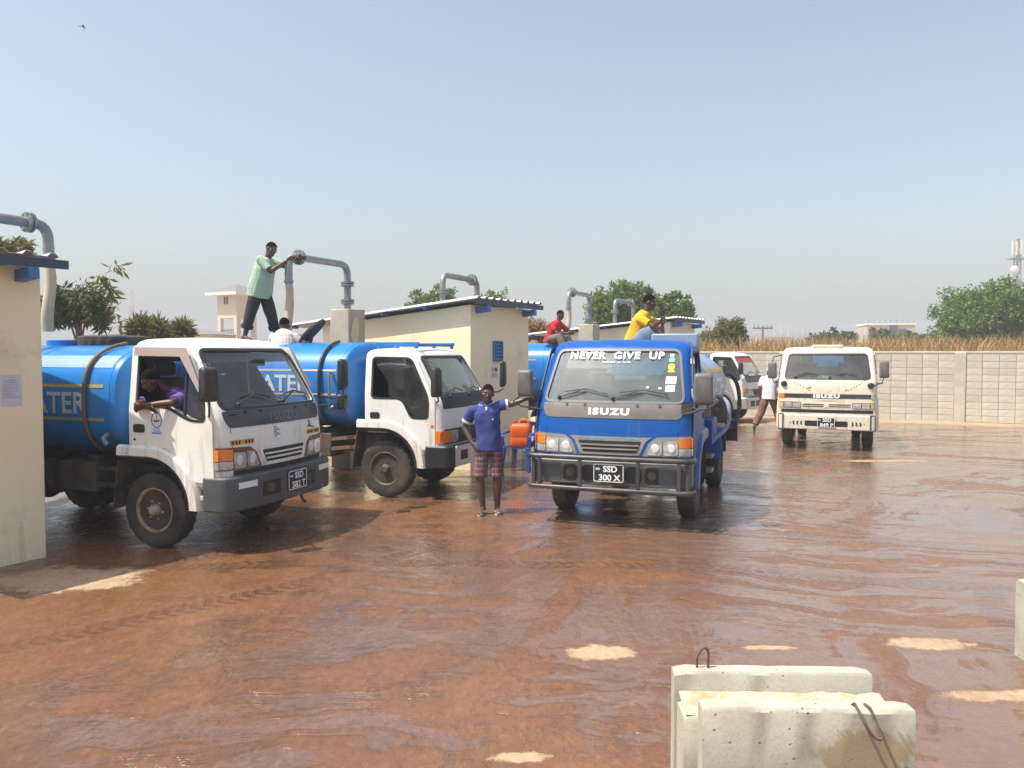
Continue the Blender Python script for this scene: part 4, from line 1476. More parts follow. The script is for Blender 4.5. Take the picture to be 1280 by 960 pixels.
def truck(label, pose, spec):
    px, py, ang, sc = pose
    T = thing('tanker_truck', label, 'truck', (px, py, 0), ang, GT, sc)
    st = spec['style']
    paint = spec['paint']
    W = spec.get('W', .96)
    cab = Cab({'npr': NPR, 'old': OLD, 'canter': CANTER}[st], W, .13 if st == 'npr' else .10, 1.45, .09 if st == 'npr' else .07, .10 if st == 'npr' else .06)
    F, S = cab.F, cab.S
    cy = [W * k for k in (-.98, -.95, -.92, -.88, -.8, -.7, -.55, -.4, -.2, 0, .2, .4, .55, .7, .8, .88, .92, .95, .98)]
    cz = [.8, .95, 1.1, 1.2, 1.3, 1.36, 1.42, 1.5, 1.6, 1.7, 1.8, 1.9, 2.0, 2.1]
    # window shapes
    if st == 'npr':
        ws = rp([(-.84, 1.50), (.84, 1.50), (.745, 2.10), (-.745, 2.10)], .07)
        sw = rp([(-.16, 1.52), (.24, 1.52), (.54, 1.38), (.72, 1.38), (.71, 1.60), (.43, 2.08), (-.16, 2.10)], [.05, .1, .08, .04, .1, .08, .06])
    elif st == 'old':
        ws = rp([(-.83, 1.50), (.83, 1.50), (.765, 2.00), (-.765, 2.00)], .06)
        sw = rp([(-.17, 1.46), (.28, 1.46), (.50, 1.36), (.74, 1.36), (.72, 1.56), (.50, 2.0), (-.17, 2.0)], [.05, .1, .08, .04, .1, .08, .06])
    else:
        ws = rp([(-.80, 1.46), (.80, 1.46), (.73, 1.97), (-.73, 1.97)], .06)
        sw = rp([(-.17, 1.41), (.30, 1.41), (.44, 1.14), (.69, 1.14), (.70, 1.42), (.42, 1.96), (-.17, 1.97)], [.05, .1, .06, .04, .1, .08, .06])
    hz = .62
    o = cab.solid().build('cab', [paint, DARKIN], None, smooth=0)
    cav = cab.solid(.05); cav.m = [1] * len(cav.m); cav = cav.build('cut', [paint, DARKIN], None, smooth=0)
    boolean(o, cav)
    c = MB(); c.prism(ws, lambda u, v, d: (d, u, v), .30, 1.5); boolean(o, c.build('cut', [paint, DARKIN], None, smooth=0))
    c = MB(); c.prism(sw, lambda u, v, d: (u, d, v), -1.4, 1.4); boolean(o, c.build('cut', [paint, DARKIN], None, smooth=0))
    rw = rp([(-.62, 1.48), (.62, 1.48), (.58, 1.98), (-.58, 1.98)], .06)
    c = MB(); c.prism(rw, lambda u, v, d: (d, u, v), -.6, -.1); boolean(o, c.build('cut', [paint, DARKIN], None, smooth=0))
    c = MB(); c.lathe([(.53, -1.4), (.53, 1.4)], (0, 0, .44), 'y', 40); boolean(o, c.build('cut', [DARKIN, DARKIN], None, smooth=0))
    o.parent = T
    o.data.shade_smooth(); o.data.set_sharp_from_angle(angle=R(32))
    gm = spec.get('glass', GLASS)
    wsg = panel('windscreen', grow(ws, .02), F, -.012, .004, gm, T, cu=cy, cv=cz)
    ring('windscreen_seal', grow(ws, -.002), .03, F, .007, .012, spec.get('seal', BLACK), wsg, cu=cy, cv=cz)
    panel('rear_window', grow(rw, .02), lambda u, v, d: Vector((-.30 - d, u, v)), 0, .004, GLASS, T)
    # doors
    for side in (-1, 1):
        f = lambda u, v, d, s_=side: S(u, v, d, s_)
        if st == 'canter': do = [(-.26, .92), (.40, .92), (.46, .70), (.80, .70), (.80, 1.40), (.47, 2.03), (-.26, 2.04)]
        else: do = [(-.26, 1.08), (.26, 1.08), (.50, .74), (.83, .74), (.815, 1.42), (.46, 2.06 if st == 'old' else 2.15), (-.26, 2.06 if st == 'old' else 2.16)]
        dr = panel('door', rp(do, .05), f, .010, .012, paint, T, holes=[grow(sw, .012)], cv=[1.45])
        ring('window_seal', grow(sw, -.008), .026, f, .014, .018, BLACK, dr, cv=[1.45])
        hm = spec.get('handle_z', 1.28)
        panel('handle', rect(-.20, hm - .045, -.05, hm + .045, .03), f, .018, .01, BLACK, dr)
        lk = MB(); q = f(-.185, hm - .12, 0); lk.tube([q, q + Vector((0, side * .02, 0))], .013, 8); lk.build('lock', BLACK, dr)
        if (side < 0 and not spec.get('open_right')) or side > 0:
            panel('side_glass', grow(sw, .015), lambda u, v, d, s_=side: S(u, v, d, s_), -.02, .003, spec.get('sideglass', GLASS), dr, cv=[1.45])
        else:   # wound down: only the fixed corner glass
            panel('side_glass', rp([(.44, 1.40), (.72, 1.37), (.71, 1.60), (.52, 1.94), (.47, 1.7)], .03), lambda u, v, d, s_=side: S(u, v, d, s_), -.02, .003, GLASS, dr, cv=[1.45])
            MB().beam(S(.45, 1.40, -.018, side), S(.45, 2.05, -.018, side), .02, .03).build('window_bar', BLACK, dr)
        if spec.get('visor'):
            panel('rain_visor', [(-.2, 2.05), (.40, 2.04), (.66, 1.68), (.72, 1.66), (.47, 2.13), (-.2, 2.14)], f, .05, .006, spec['visor'], dr, cv=[1.45])
        # arch over the wheel: level behind, curving down in front
        path = [(-.40, 0, 1)] + [(-.40 + .40 * k / 4, 0, 1) for k in range(1, 4)] + [(math.cos(a) , math.sin(a), 0) for a in np.linspace(math.pi * .5, -.02, 14)]
        def at_path(q, rad):
            return (q[0], rad) if q[2] else (rad * q[0] * 1.04, rad * q[1])
        def arch(prof):
            return [[Vector((at_path(q, rad)[0], side * yy, .46 + at_path(q, rad)[1])) for rad, yy in prof] for q in path]
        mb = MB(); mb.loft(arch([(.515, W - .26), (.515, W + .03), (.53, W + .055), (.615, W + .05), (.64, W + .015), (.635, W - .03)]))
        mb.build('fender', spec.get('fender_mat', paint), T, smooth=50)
        mb = MB(); mb.loft(arch([(.47, W - .26), (.47, W + .01), (.485, W + .035), (.514, W + .04), (.514, W - .26)]))
        mb.build('arch_liner', BLACK, T, smooth=50)
        # step behind the bumper
        mb = MB(); mb.box((.64, side * (W - .09), .575), (.34, .20, .05)); mb.box((.64, side * (W - .03), .50), (.30, .03, .12))
        mb.build('step', spec.get('step_mat', CHASSIS), T, bevel=.008)
        MB().beam((-.405, side * (W - .12), .965), (-.50, side * (W - .12), .40), .27, .014, (1, 0, 0)).build('mudflap', CHASSIS, T)
    # interior
    for yy in (-.45, .45):
        seat = MB(); seat.box((.02, yy, 1.14), (.50, .52, .16)); seat.build('seat', SEAT, T, bevel=.04)
        b_ = MB(); b_.box((-.20, yy, 1.50), (.11, .48, .62), tilt=Matrix.Rotation(R(-8), 3, 'Y')); bo = b_.build('seat_back', SEAT, T, bevel=.04)
        h_ = MB(); h_.box((-.24, yy, 1.90), (.08, .26, .16)); h_.build('headrest', SEAT, bo, bevel=.03)
    d_ = MB(); d_.loft([[(.95 - k, -.86, .7), (.95 - k, .86, .7), (.95 - k * 1.2, .84, 1.45 - k * .3), (.95 - k * 1.2, -.84, 1.45 - k * .3)] for k in (.16, .36)])
    d_.build('dashboard', DARKIN, T, bevel=.03)
    swl = MB()
    cc = Vector((.50, -.45, 1.46)); ax = Vector((-.55, 0, .83)).normalized(); e1 = Vector((0, 1, 0)); e2 = ax.cross(e1)
    swl.tube([cc + (e1 * math.cos(a) + e2 * math.sin(a)) * .20 for a in np.linspace(0, 2 * math.pi, 28, endpoint=False)], .014, 8, closed=True)
    swl.beam(cc - e1 * .19, cc + e1 * .19, .03, .015); swl.tube([cc, cc - ax * .3], .02, 8)
    swl.build('steering_wheel', BLACK, T, smooth=60)
    # wipers
    for yy, dy in spec.get('wipers', ((-.62, .52), (.02, .55))):
        zb = ws[0][1] - .045 if st != 'canter' else 1.42
        w_ = MB()
        p0 = F(yy, zb, .02); p1 = F(yy + dy * .55, zb + .10, .035); p2 = F(yy + dy, zb + .075, .03)
        w_.tube([p0, p1], .009, 6); w_.tube([F(yy + dy * .12, zb + .07, .022), F(yy + dy * .55, zb + .105, .026), F(yy + dy * 1.05, zb + .05, .02)], .008, 6)
        w_.sphere(p0, .026, 8, 6)
        w_.build('wiper', BLACK, T, smooth=60)
    # chassis
    xb = spec.get('xb', -3.75)
    wb = spec.get('wb', 2.55)
    for s_ in (-1, 1):
        MB().box(((.85 + xb) / 2, s_ * .38, .70), (.85 - xb, .07, .20)).build('frame_rail', CHASSIS, T)
    mb = MB()
    for xx in (.7, -.6, -1.5, -2.3, -3.2): mb.box((xx, 0, .70), (.08, .70, .12))
    mb.tube([(0, -.75, .40), (0, .75, .40)], .05, 8); mb.tube([(-wb, -.85, .40), (-wb, .85, .40)], .065, 10); mb.sphere((-wb, 0, .40), .17, 12, 8)
    mb.tube([(-.4, 0, .62), (-wb, 0, .44)], .045, 8); mb.box((.25, 0, .72), (.9, .62, .42)); mb.tube([(.5, .25, .5), (-1.4, .42, .5)], .04, 8)
    tag(mb.build('running_gear', CHASSIS, T, smooth=40), kind='stuff')
    MB().box((-1.15, -.66, .70), (.55, .38, .34)).build('battery_box', CHASSIS, T, bevel=.02)
    mb = MB(); mb.lathe([(.12, -.85), (.15, -.83), (.15, -1.5), (.12, -1.52)], (0, 0, 0), 'x', 16); 
    mb.v = [(x - .55, y + .62, z + .66) for x, y, z in mb.v]; mb.build('air_tank', CHASSIS, T, smooth=40)
    mb = MB(); mb.lathe([(.16, -.0), (.20, -.03), (.20, -.5), (.16, -.53)], (0, 0, 0), 'x', 16); mb.v = [(x - 1.55, y - .66, z + .66) for x, y, z in mb.v]
    mb.build('fuel_tank', CHASSIS, T, smooth=40)
    rm = spec.get('rim', RIMD)
    for s_ in (-1, 1):
        add_wheel(T, 0, s_ * (W - .15), s_, .41, .215, rm, .015)
        add_wheel(T, -wb, s_ * (W - .08), s_, .40, .215, rm, .10)
        add_wheel(T, -wb, s_ * (W - .34), s_, .40, .215, rm, .10)
    # tank
    tk = spec.get('tank')
    if tk:
        tn = Tank(tk.get('xf', -.52), tk.get('xb', -3.7), tk.get('a', .97), tk.get('b', .66), tk.get('zc', 1.58), tk.get('n', 2.7))
        to = tn.build(tk.get('mat', TBLUE), T)
        spec['tn'] = tn
        for xx in (tn.xf - .04, tn.xf - 1.22, tn.xf - 2.2): tn.hoop(xx, .0075, tk.get('mat', TBLUE), to, name='weld_seam', off=-.001)
        for xx in (tn.xf - .5, (tn.xf + tn.xb) / 2, tn.xb + .5):
            MB().box((xx, 0, .86), (.14, 1.5, .14)).build('tank_saddle', CHASSIS, T)
        # filling hatch
        hx = tk.get('hatch', (tn.xf + tn.xb) / 2)
        MB().lathe([(.27, tn.zc + tn.b - .03), (.27, tn.zc + tn.b + .06), (.24, tn.zc + tn.b + .07)], (hx, 0, 0), 'z', 24).build('hatch_collar', tk.get('mat', TBLUE), to, smooth=40)
        for s_ in (-1, 1):
            f = lambda u, v, d, q=s_: tn.T(u, v, d, q)
            for (x0, z0, x1, z1, m_) in tk.get('bands', ()):
                panel('painted_band', rect(x0, z0, x1, z1), f, .004, .003, m_, to, cv=list(np.linspace(z0, z1, 6)[1:-1]))
        if tk.get('text'):
            body, size, xc, zc_, m_ = tk['text']
            lettering('lettering', body, size, lambda u, v, d: tn.T(xc + u, zc_ + v, d, -1), .007, m_, to, bold=.006, width=tk.get('tw'), height=tk.get('th'))
            lettering('lettering', body, size, lambda u, v, d: tn.T(xc - u, zc_ + v, d, 1), .007, m_, to, bold=.006, width=tk.get('tw'), height=tk.get('th'))
        # rear fenders
        for s_ in (-1, 1):
            mb = MB()
            mb.loft([[Vector((-wb + r_ * math.cos(a), s_ * yy, .40 + r_ * math.sin(a))) for r_, yy in ((.50, W - .50), (.50, W + .06), (.53, W + .06), (.53, W - .50))] for a in np.linspace(.15, math.pi - .15, 14)])
            mb.build('rear_fender', tk.get('fender', CHASSIS), T, smooth=50)
            MB().box((xb + .05, s_ * .72, .78), (.05, .36, .14)).build('rear_lamp', BLACK, T)
    spec['cab'] = cab
    return T


def bumper_path(W, xc, xs, back, r=.16):
    """half plan from centre to the wrapped end, then mirrored: list of (x, y) from -y end to +y end"""
    h = [(xc - (xc - xs) * (y / (W - r)) ** 2, y) for y in np.linspace(0, W - r, 8)]
    x1 = h[-1][0]
    h += [(x1 - r + r * math.cos(a) - .0, W - r + r * math.sin(a)) for a in np.linspace(0, math.pi / 2, 6)[1:]]
    h.append((back, W))
    return [(x, -y) for x, y in reversed(h[1:])] + h


def bumper(T, W, xc, xs, back, z0, z1, m, name='bumper', th=.07, r=.16):
    path = bumper_path(W, xc, xs, back, r)
    mb = MB(); rings = []
    n = len(path)
    for i, (x, y) in enumerate(path):
        a = Vector(path[max(0, i - 1)]); b = Vector(path[min(n - 1, i + 1)])
        t = (b - a).normalized(); nr = Vector((t.y, -t.x))
        if nr.x < -.2 or (abs(nr.x) <= .2 and nr.y * y < 0): nr = -nr
        p = Vector((x, y))
        prof = [(0, z0 + .015), (0, z1 - .02), (-.015, z1), (-th, z1), (-th, z0), (-.012, z0)]
        rings.append([Vector((p.x + nr.x * d, p.y + nr.y * d, z)) for d, z in prof])
    mb.loft(rings)
    o = mb.build(name, m, T, smooth=35)
    px_ = sorted([(y, x) for x, y in path if abs(y) < W - .005])
    ys = [a for a, b in px_]; xs_ = [b for a, b in px_]
    def fb(y, z, off=0): return Vector((float(np.interp(y, ys, xs_)) + off, y, z))
    return o, fb


def number_plate(parent, f, yc, zc, l1, l2, w_=.36, h_=.21):
    p = panel('number_plate', rect(yc - w_ / 2, zc - h_ / 2, yc + w_ / 2, zc + h_ / 2, .02), f, .022, .012, BLACKP, parent)
    ring('plate_border', rect(yc - w_ / 2 + .008, zc - h_ / 2 + .008, yc + w_ / 2 - .008, zc + h_ / 2 - .008, .015), .008, f, .0245, .003, WHITEP, p)
    # lettering reads from the truck's right (-y) to its left (+y) when seen from the front
    lettering('lettering', l1, .1, lambda u, v, d: f(yc + .02 + u, zc + .05 + v, d), .0255, WHITEP, p, bold=.003, width=.17, height=.075)
    lettering('lettering', l2, .1, lambda u, v, d: f(yc + .015 + u, zc - .052 + v, d), .0255, WHITEP, p, bold=.003, width=.26, height=.075)
    panel('flag', rect(yc - .155, zc + .03, yc - .10, zc + .065), f, .0245, .003, FLAGB, p)
    panel('flag_stripe', rect(yc - .155, zc + .043, yc - .10, zc + .052), f, .026, .003, WHITEP, p)
    return p


def npr_front(T, spec, o):
    """cowl, badge, headlamps, grille for the rounded cabs"""
    cab = spec['cab']; F = cab.F
    W = cab.W
    cy = [W * k for k in (-.97, -.93, -.89, -.85, -.8, -.7, -.55, -.4, -.2, 0, .2, .4, .55, .7, .8, .85, .89, .93, .97)]
    cz = [1.32, 1.36, 1.4, 1.45, 1.5]
    cw = panel('cowl', rp([(-.82, 1.295), (.82, 1.295), (.86, 1.40), (.86, 1.468), (-.86, 1.468), (-.86, 1.40)], [.07, .07, .02, .02, .02, .02]), F, .006, .008, o['cowl'], T, cu=cy, cv=cz)
    lettering('lettering', 'ISUZU', .1, lambda u, v, d: F(u + o.get('by', .0), 1.375 + v, d), .010, o['badge'], cw, bold=o.get('bold', .004), width=.50, height=.085, space=1.25)
    mb = MB()
    for y in (-.55, -.32, .32, .58): mb.tube([F(y, 1.45, .004), F(y, 1.45, .014)], .018, 8)
    mb.build('washer_nozzle', BLACK, cw)
    # panel seams beside the bonnet
    for s_ in (-1, 1):
        panel('panel_seam', rect(s_ * .80 - .004, 1.085, s_ * .80 + .004, 1.295), F, .0015, .002, BLACKP, T)
        # lamp cluster
        pl = [(s_ * .40, .86), (s_ * (W - .015), .86), (s_ * (W - .015), 1.10), (s_ * .56, 1.085), (s_ * .47, 1.02)]
        bz = panel('lamp_bezel', pl, F, .006, .012, o['bezel'], T, cu=cy)
        for (a, b) in ((.46, .62), (.64, .80)):
            q = rp([(s_ * (a if a > .5 else a - .01), .875), (s_ * b, .875), (s_ * b, 1.045), (s_ * (a + (.05 if a < .5 else 0)), 1.03)], .02)
            hl = panel('headlight', q, F, .016, .010, LENS, bz, cu=cy)
            cx_ = s_ * (a + b) / 2
            r_ = MB(); r_.lathe([(.056, .0), (.050, .003), (.03, .004)], F(cx_, .955, .0155), 'x', 16); r_.build('reflector', LENS2, hl, smooth=30)
        panel('indicator', rp([(s_ * .815, .965), (s_ * (W - .012), .965), (s_ * (W - .012), 1.085), (s_ * .815, 1.075)], .012), F, .018, .012, AMBER, bz, cu=cy)
        panel('side_lamp', rp([(s_ * .815, .875), (s_ * (W - .012), .875), (s_ * (W - .012), .955), (s_ * .815, .955)], .012), F, .016, .01, o.get('sidelamp', LENS), bz, cu=cy)
        # indicator wrapped on to the side
        panel('indicator', rect(.80, .965, .885, 1.075, .01), lambda u, v, d, q=s_: cab.S(u, v, d, q), .006, .008, AMBER, bz)
        panel('side_lamp', rect(.80, .875, .885, .955, .01), lambda u, v, d, q=s_: cab.S(u, v, d, q), .005, .008, o.get('sidelamp', LENS), bz)
    gr = panel('grille', rp([(-.36, .865), (.36, .865), (.43, 1.03), (.50, 1.08), (-.50, 1.08), (-.43, 1.03)], .015), F, .008, .01, o['grille'], T, cu=cy)
    panel('grille_opening', rp([(-.32, .895), (.32, .895), (.385, 1.03), (-.385, 1.03)], .02), F, .0115, .004, BLACKP, gr, cu=cy)
    for z_, hw in ((.935, .335), (.982, .355)):
        panel('slat', rect(-hw, z_ - .009, hw, z_ + .009), F, .024, .012, o['grille'], gr, cu=cy)
    panel('valance', rect(-.8, .80, .8, .855), F, .003, .004, BLACK, T, cu=cy)
    return cw


# ---- the white tanker in front (rounded cab)
VISOR = mat('pink tinted visor', (.42, .34, .33), .3)
s1 = dict(style='npr', paint=CABW, rim=RIMW, open_right=True, visor=VISOR, glass=GLASS, step_mat=WOODC,
          wipers=((-.62, .50), (.10, .55)),
          tank=dict(xf=-.50, xb=-3.75, a=.96, b=.63, zc=1.54, n=2.9, text=('WATER', .3, -1.42, 1.53, TWHITE), tw=1.15, th=.24,
                    bands=((-3.7, 1.915, -.56, 2.045, TPALE), (-3.7, 1.70, -.62, 1.735, TYEL), (-3.7, 1.335, -.62, 1.37, TYEL))))
P1 = (-3.52, 9.34, -.335, 1.0)
T1 = truck('white water tanker with black cowl, its driver leaning from the window', P1, s1)
npr_front(T1, s1, dict(cowl=COWLB, badge=LILAC, bezel=AMBERD, grille=CABW, by=.06, bold=-.001))
cab1 = s1['cab']; tn1 = s1['tn']
bo, fb = bumper(T1, .98, 1.09, 1.03, .70, .44, .80, BUMPG)
for y in (-.70, .74): panel('white_marker', rect(y - .13, .67, y + .13, .735), fb, .004, .004, WHITEP, bo)
for y in (-.34, .36): panel('bumper_recess', rect(y - .15, .54, y + .15, .70, .03), fb, .002, .003, BLACKP, bo)
for y in (-.34, .36): MB().box(fb(y - .02, .62, .0), (.03, .12, .09)).build('fog_lamp', CHASSIS, bo, bevel=.01)
number_plate(bo, fb, .10, .645, 'SSD', '582 T')
mb = MB(); mb.tube([(1.02, .28, .44), (1.05, .28, .37), (1.07, .30, .345), (1.05, .32, .36)], .016, 8); mb.build('tow_hook', CHASSIS, T1, smooth=60)
F1 = cab1.F
for y, tl in ((-.66, 0), (.66, 0)):
    st_ = panel('arrow_sticker', rect(y - .165, 1.115, y + .165, 1.168), F1, .004, .004, YELLOWP, T1, cu=[-.8, -.7, .7, .8])
    chevrons(F1, st_, y, 1.141, .044, .036, '<<<.>>>', BLACKP)
pb = panel('bonnet_notice', [(-.17, 1.13), (.10, 1.125), (.02, 1.19), (-.10, 1.27), (-.20, 1.275)], F1, .003, .003, WHITEP, T1)
mb = MB()
for k in range(7): mb.add([F1(-.17, 1.265 - k * .018, .0045), F1(-.17 + .05 + .03 * (k % 3), 1.265 - k * .018, .0045), F1(-.17 + .05 + .03 * (k % 3), 1.257 - k * .018, .0045), F1(-.17, 1.257 - k * .018, .0045)], [(0, 1, 2, 3)])
tag(mb.build('notice_print', BLACKP, pb, smooth=0, fix=False), kind='stuff')
panel('emblem', [(.52, 1.20), (.60, 1.195), (.70, 1.175), (.70, 1.185), (.60, 1.215), (.585, 1.25), (.60, 1.285), (.575, 1.265), (.545, 1.28), (.565, 1.245), (.555, 1.215), (.52, 1.215)], F1, .003, .003, BLACKP, T1)
# door sticker
f = lambda u, v, d: cab1.S(u, v, d, -1)
sk = panel('door_sticker', rect(.03, 1.205, .19, 1.46, .01), f, .0125, .002, WHITEP, T1, cv=[1.45])
el = [(.11 + .058 * math.cos(a), 1.375 + .072 * math.sin(a)) for a in np.linspace(0, 2 * math.pi, 24, endpoint=False)]
ring('sticker_ring', el, .014, f, .0145, .002, FLAGB, sk, cv=[1.45])
panel('sticker_boat', [(.065, 1.375), (.155, 1.375), (.14, 1.352), (.08, 1.352)], f, .0145, .002, RED, sk)
panel('sticker_mast', rect(.106, 1.376, .114, 1.425), f, .0145, .002, FLAGB, sk)
mb = MB()
for k, (ln, h_) in enumerate(((.085, .006), (.10, .008), (.125, .016))):
    mb.box(f(.11, 1.285 - k * .022 - .005, .0145), (ln, .002, h_))
tag(mb.build('sticker_print', FLAGB, sk), kind='stuff')
# mirrors
mirror_on(T1, None, (.88, -1.08, 1.76), (.09, .19, .35), BLACK, [[(.74, -.93, 1.42), (.86, -1.06, 1.44), (.88, -1.08, 1.60)], [(.66, -.91, 1.98), (.82, -1.06, 1.96), (.87, -1.08, 1.90)], [(.75, -.94, 1.43), (.93, -.72, 1.44)]], -.25)
mirror_on(T1, None, (1.02, 1.22, 1.46), (.09, .18, .20), BLACK, [[(.86, .90, 1.42), (1.0, 1.1, 1.44), (1.02, 1.2, 1.46)]], .2)
mirror_on(T1, None, (.92, 1.40, 1.80), (.08, .17, .40), BLACK, [[(.80, .92, 1.55), (.90, 1.2, 1.50), (.92, 1.40, 1.50), (.92, 1.40, 1.62)]], .1)
# sun strip, inner mirror
panel('sun_strip', rp([(-.73, 1.99), (.73, 1.99), (.72, 2.095), (-.72, 2.095)], .03), F1, -.028, .002, mat('sun strip film', (.05, .05, .055), .5), T1, cu=[-.6, -.4, -.2, 0, .2, .4, .6])
MB().box((.62, .05, 1.97), (.03, .24, .08)).build('rear_view_mirror', BLACK, T1, bevel=.01)
# hoop bar over the tank front
tn1.hoop(-.86, .022, BROWNHOSE, T1, math.pi * .58, math.pi * 1.28, 'hoop_pipe', .03)
MB().tube([tn1.T(-.60, 1.20, .02), tn1.T(-.60, 1.20, .10), tn1.T(-.55, 1.16, .13)], .03, 8).build('valve', STEEL, T1)
# chevrons of pale dents etc: rear-view step rails
for z in (.62, .80): MB().beam((-.40, -.80, z), (-1.0, -.80, z), .05, .05).build('side_rail', CHASSIS, T1)

# ---- second white tanker (square cab)
s2 = dict(style='canter', paint=CABW, W=.90, rim=RIMD, glass=GLASS, handle_z=1.16, sideglass=GLASSD, wipers=((-.55, .45), (.10, .5)),
          tank=dict(xf=-.62, xb=-3.8, a=.97, b=.64, zc=1.56, n=2.9, text=('WATER', .3, -1.75, 1.60, WHITEP), tw=1.2, th=.24,
                    bands=((-3.7, 1.775, -.72, 1.80, TCREAM), (-3.7, 1.43, -.72, 1.455, TCREAM))))
P2 = (-1.54, 12.30, -.34, 1.02)
T2 = truck('white square cab water tanker parked behind the man in the blue polo shirt', P2, s2)
cab2 = s2['cab']; F2 = cab2.F
cy2 = [-.8, -.7, -.5, -.25, 0, .25, .5, .7, .8]
cw = panel('cowl', rp([(-.82, 1.26), (.82, 1.26), (.80, 1.435), (-.80, 1.435)], .03), F2, .006, .008, BLACK, T2, cu=cy2, cv=[1.3, 1.34, 1.38, 1.42])
for k in range(5): panel('slat', rect(-.74, 1.285 + k * .028, .74, 1.297 + k * .028), F2, .016, .008, BLACK, cw, cu=cy2, cv=[1.34])
gr = panel('grille', rect(-.85, .78, .85, .985, .02), F2, .008, .01, BLACK, T2, cu=cy2)
for k in range(4): panel('slat', rect(-.48, .805 + k * .045, .48, .822 + k * .045), F2, .022, .012, BLACK, gr, cu=cy2)
for s_ in (-1, 1):
    panel('headlight', rect(min(s_ * .52, s_ * .70), .80, max(s_ * .52, s_ * .70), .965, .02), F2, .022, .014, LENS, gr, cu=cy2)
    panel('indicator', rect(min(s_ * .72, s_ * .885), .80, max(s_ * .72, s_ * .885), .965, .015), F2, .022, .016, AMBER, gr, cu=[.8, .85, -.8, -.85])
    panel('indicator', rect(.80, .80, .88, .965, .01), lambda u, v, d, q=s_: cab2.S(u, v, d, q), .006, .008, AMBER, gr)
    panel('indicator', rect(.74, 1.005, .79, 1.05, .01), lambda u, v, d, q=s_: cab2.S(u, v, d, q), .012, .014, AMBER, T2)
bo, fb = bumper(T2, .92, 1.08, 1.04, .66, .46, .76, BLACK, r=.12)
bf = panel('bumper_face', rect(-.76, .47, .76, .75, .02), fb, .012, .012, CABW, bo, cu=cy2)
for y in (-.52, .52): panel('bumper_recess', rect(y - .11, .55, y + .11, .68, .02), fb, .014, .004, BLACKP, bf)
mirror_on(T2, None, (.90, -1.06, 1.64), (.08, .17, .40), BLACK, [[(.80, -.86, 1.36), (.90, -1.0, 1.38), (.90, -1.06, 1.5)], [(.6, -.85, 1.95), (.84, -1.02, 1.9), (.9, -1.06, 1.8)]], -.2)
mirror_on(T2, None, (1.02, 1.22, 1.70), (.08, .17, .42), BLACK, [[(.85, .86, 1.42), (1.0, 1.05, 1.42), (1.02, 1.22, 1.46)]], .15)
# roof rack
for y in (-.62, .62): MB().beam((-.25, y, 2.165), (.42, y, 2.165), .04, .05).build('roof_rail', TBLUE, T2)
for x in (-.22, .08, .38):
    MB().beam((x, -.62, 2.15), (x, .62, 2.15), .035, .035).build('roof_bar', TBLUE, T2)
    for y in (-.62, .62): MB().box((x, y, 2.12), (.04, .04, .045)).build('roof_foot', TBLUE, T2)
s2['tn'].hoop(-.98, .024, BLACKHOSE, T2, math.pi * .60, math.pi * 1.25, 'hoop_pipe', .03)
MB().tube([s2['tn'].T(-.78, 1.75, .02), s2['tn'].T(-.78, 1.75, .10), s2['tn'].T(-.78, 1.28, .10), s2['tn'].T(-.78, 1.28, .02)], .02, 8).build('grab_handle', STEEL, T2, smooth=60)
for k in range(3): MB().box((-1.42, -.82, .70 + k * .155), (.30, .22, .055)).build('ladder_step', WOODC, T2, bevel=.006)
for z in (.60, .74): MB().beam((-.42, -.82, z + .1), (-1.35, -.82, z), .045, .05).build('side_rail', BROWNHOSE, T2)
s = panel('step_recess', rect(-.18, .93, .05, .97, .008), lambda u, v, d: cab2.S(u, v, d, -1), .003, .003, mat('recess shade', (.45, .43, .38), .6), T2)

# ---- the blue tanker
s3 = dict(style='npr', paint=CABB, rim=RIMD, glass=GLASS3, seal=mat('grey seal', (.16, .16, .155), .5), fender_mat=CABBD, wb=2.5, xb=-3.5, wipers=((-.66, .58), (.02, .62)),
          tank=dict(xf=-.62, xb=-3.45, a=.97, b=.60, zc=1.56, n=2.1, mat=mat('glare greyed blue tank', (.20, .30, .46), .5, col2=(.26, .33, .44), scale=2, coat=.2), fender=CABB,  # tank blue greyed to paint in the sun's glare
                    text=('WATER', .3, -2.0, 1.56, WHITEP), tw=2.1, th=.26,
                    bands=((-3.4, 1.34, -.7, 1.76, mat('silvery panel', (.42, .47, .50), .45, col2=(.30, .38, .46), scale=4)), (-3.4, 1.78, -.7, 1.84, TYEL), (-3.4, 1.26, -.7, 1.31, TYEL))))
P3 = (1.50, 10.46, -1.915, 1.0)
T3 = truck('bright blue water tanker with a slogan across the top of its windscreen', P3, s3)
npr_front(T3, s3, dict(cowl=COWLG, badge=WHITEP, bezel=SILVER, grille=SILVER, bold=.006, by=-.02))
cab3 = s3['cab']; F3 = cab3.F
cuf = [-.7, -.55, -.4, -.2, 0, .2, .4, .55, .7]
ws3 = [o for o in T3.children if o.name.startswith('windscreen')][0]
SLAB = dict(parent=ws3)
lettering('lettering', 'NEVER  GIVE  UP', .1, lambda u, v, d: F3(u - .01, 2.045 + v, d), .006, WHITEP, ws3, bold=.0035, width=1.18, height=.092, space=1.14)
mb = MB()
xx = -.17
rr = random.Random(4)
for k in range(17):
    w_ = rr.uniform(.008, .02)
    if k not in (8, 11): mb.add([F3(xx, 1.960, .004), F3(xx + w_, 1.960, .004), F3(xx + w_, 1.969, .004), F3(xx, 1.969, .004)], [(0, 1, 2, 3)])
    xx += w_ + .008
tag(mb.build('small_print', WHITEP, ws3, smooth=0, fix=False), kind='stuff')
mb = MB(); mb.add([], [])
lettering('lettering', 'SUDAN IS ONE', .05, lambda u, v, d: F3(u + .06, 1.057 + v, d), .013, SKYB, [o for o in T3.children if o.name.startswith('grille')][0], bold=.002, width=.62, height=.03) if False else None
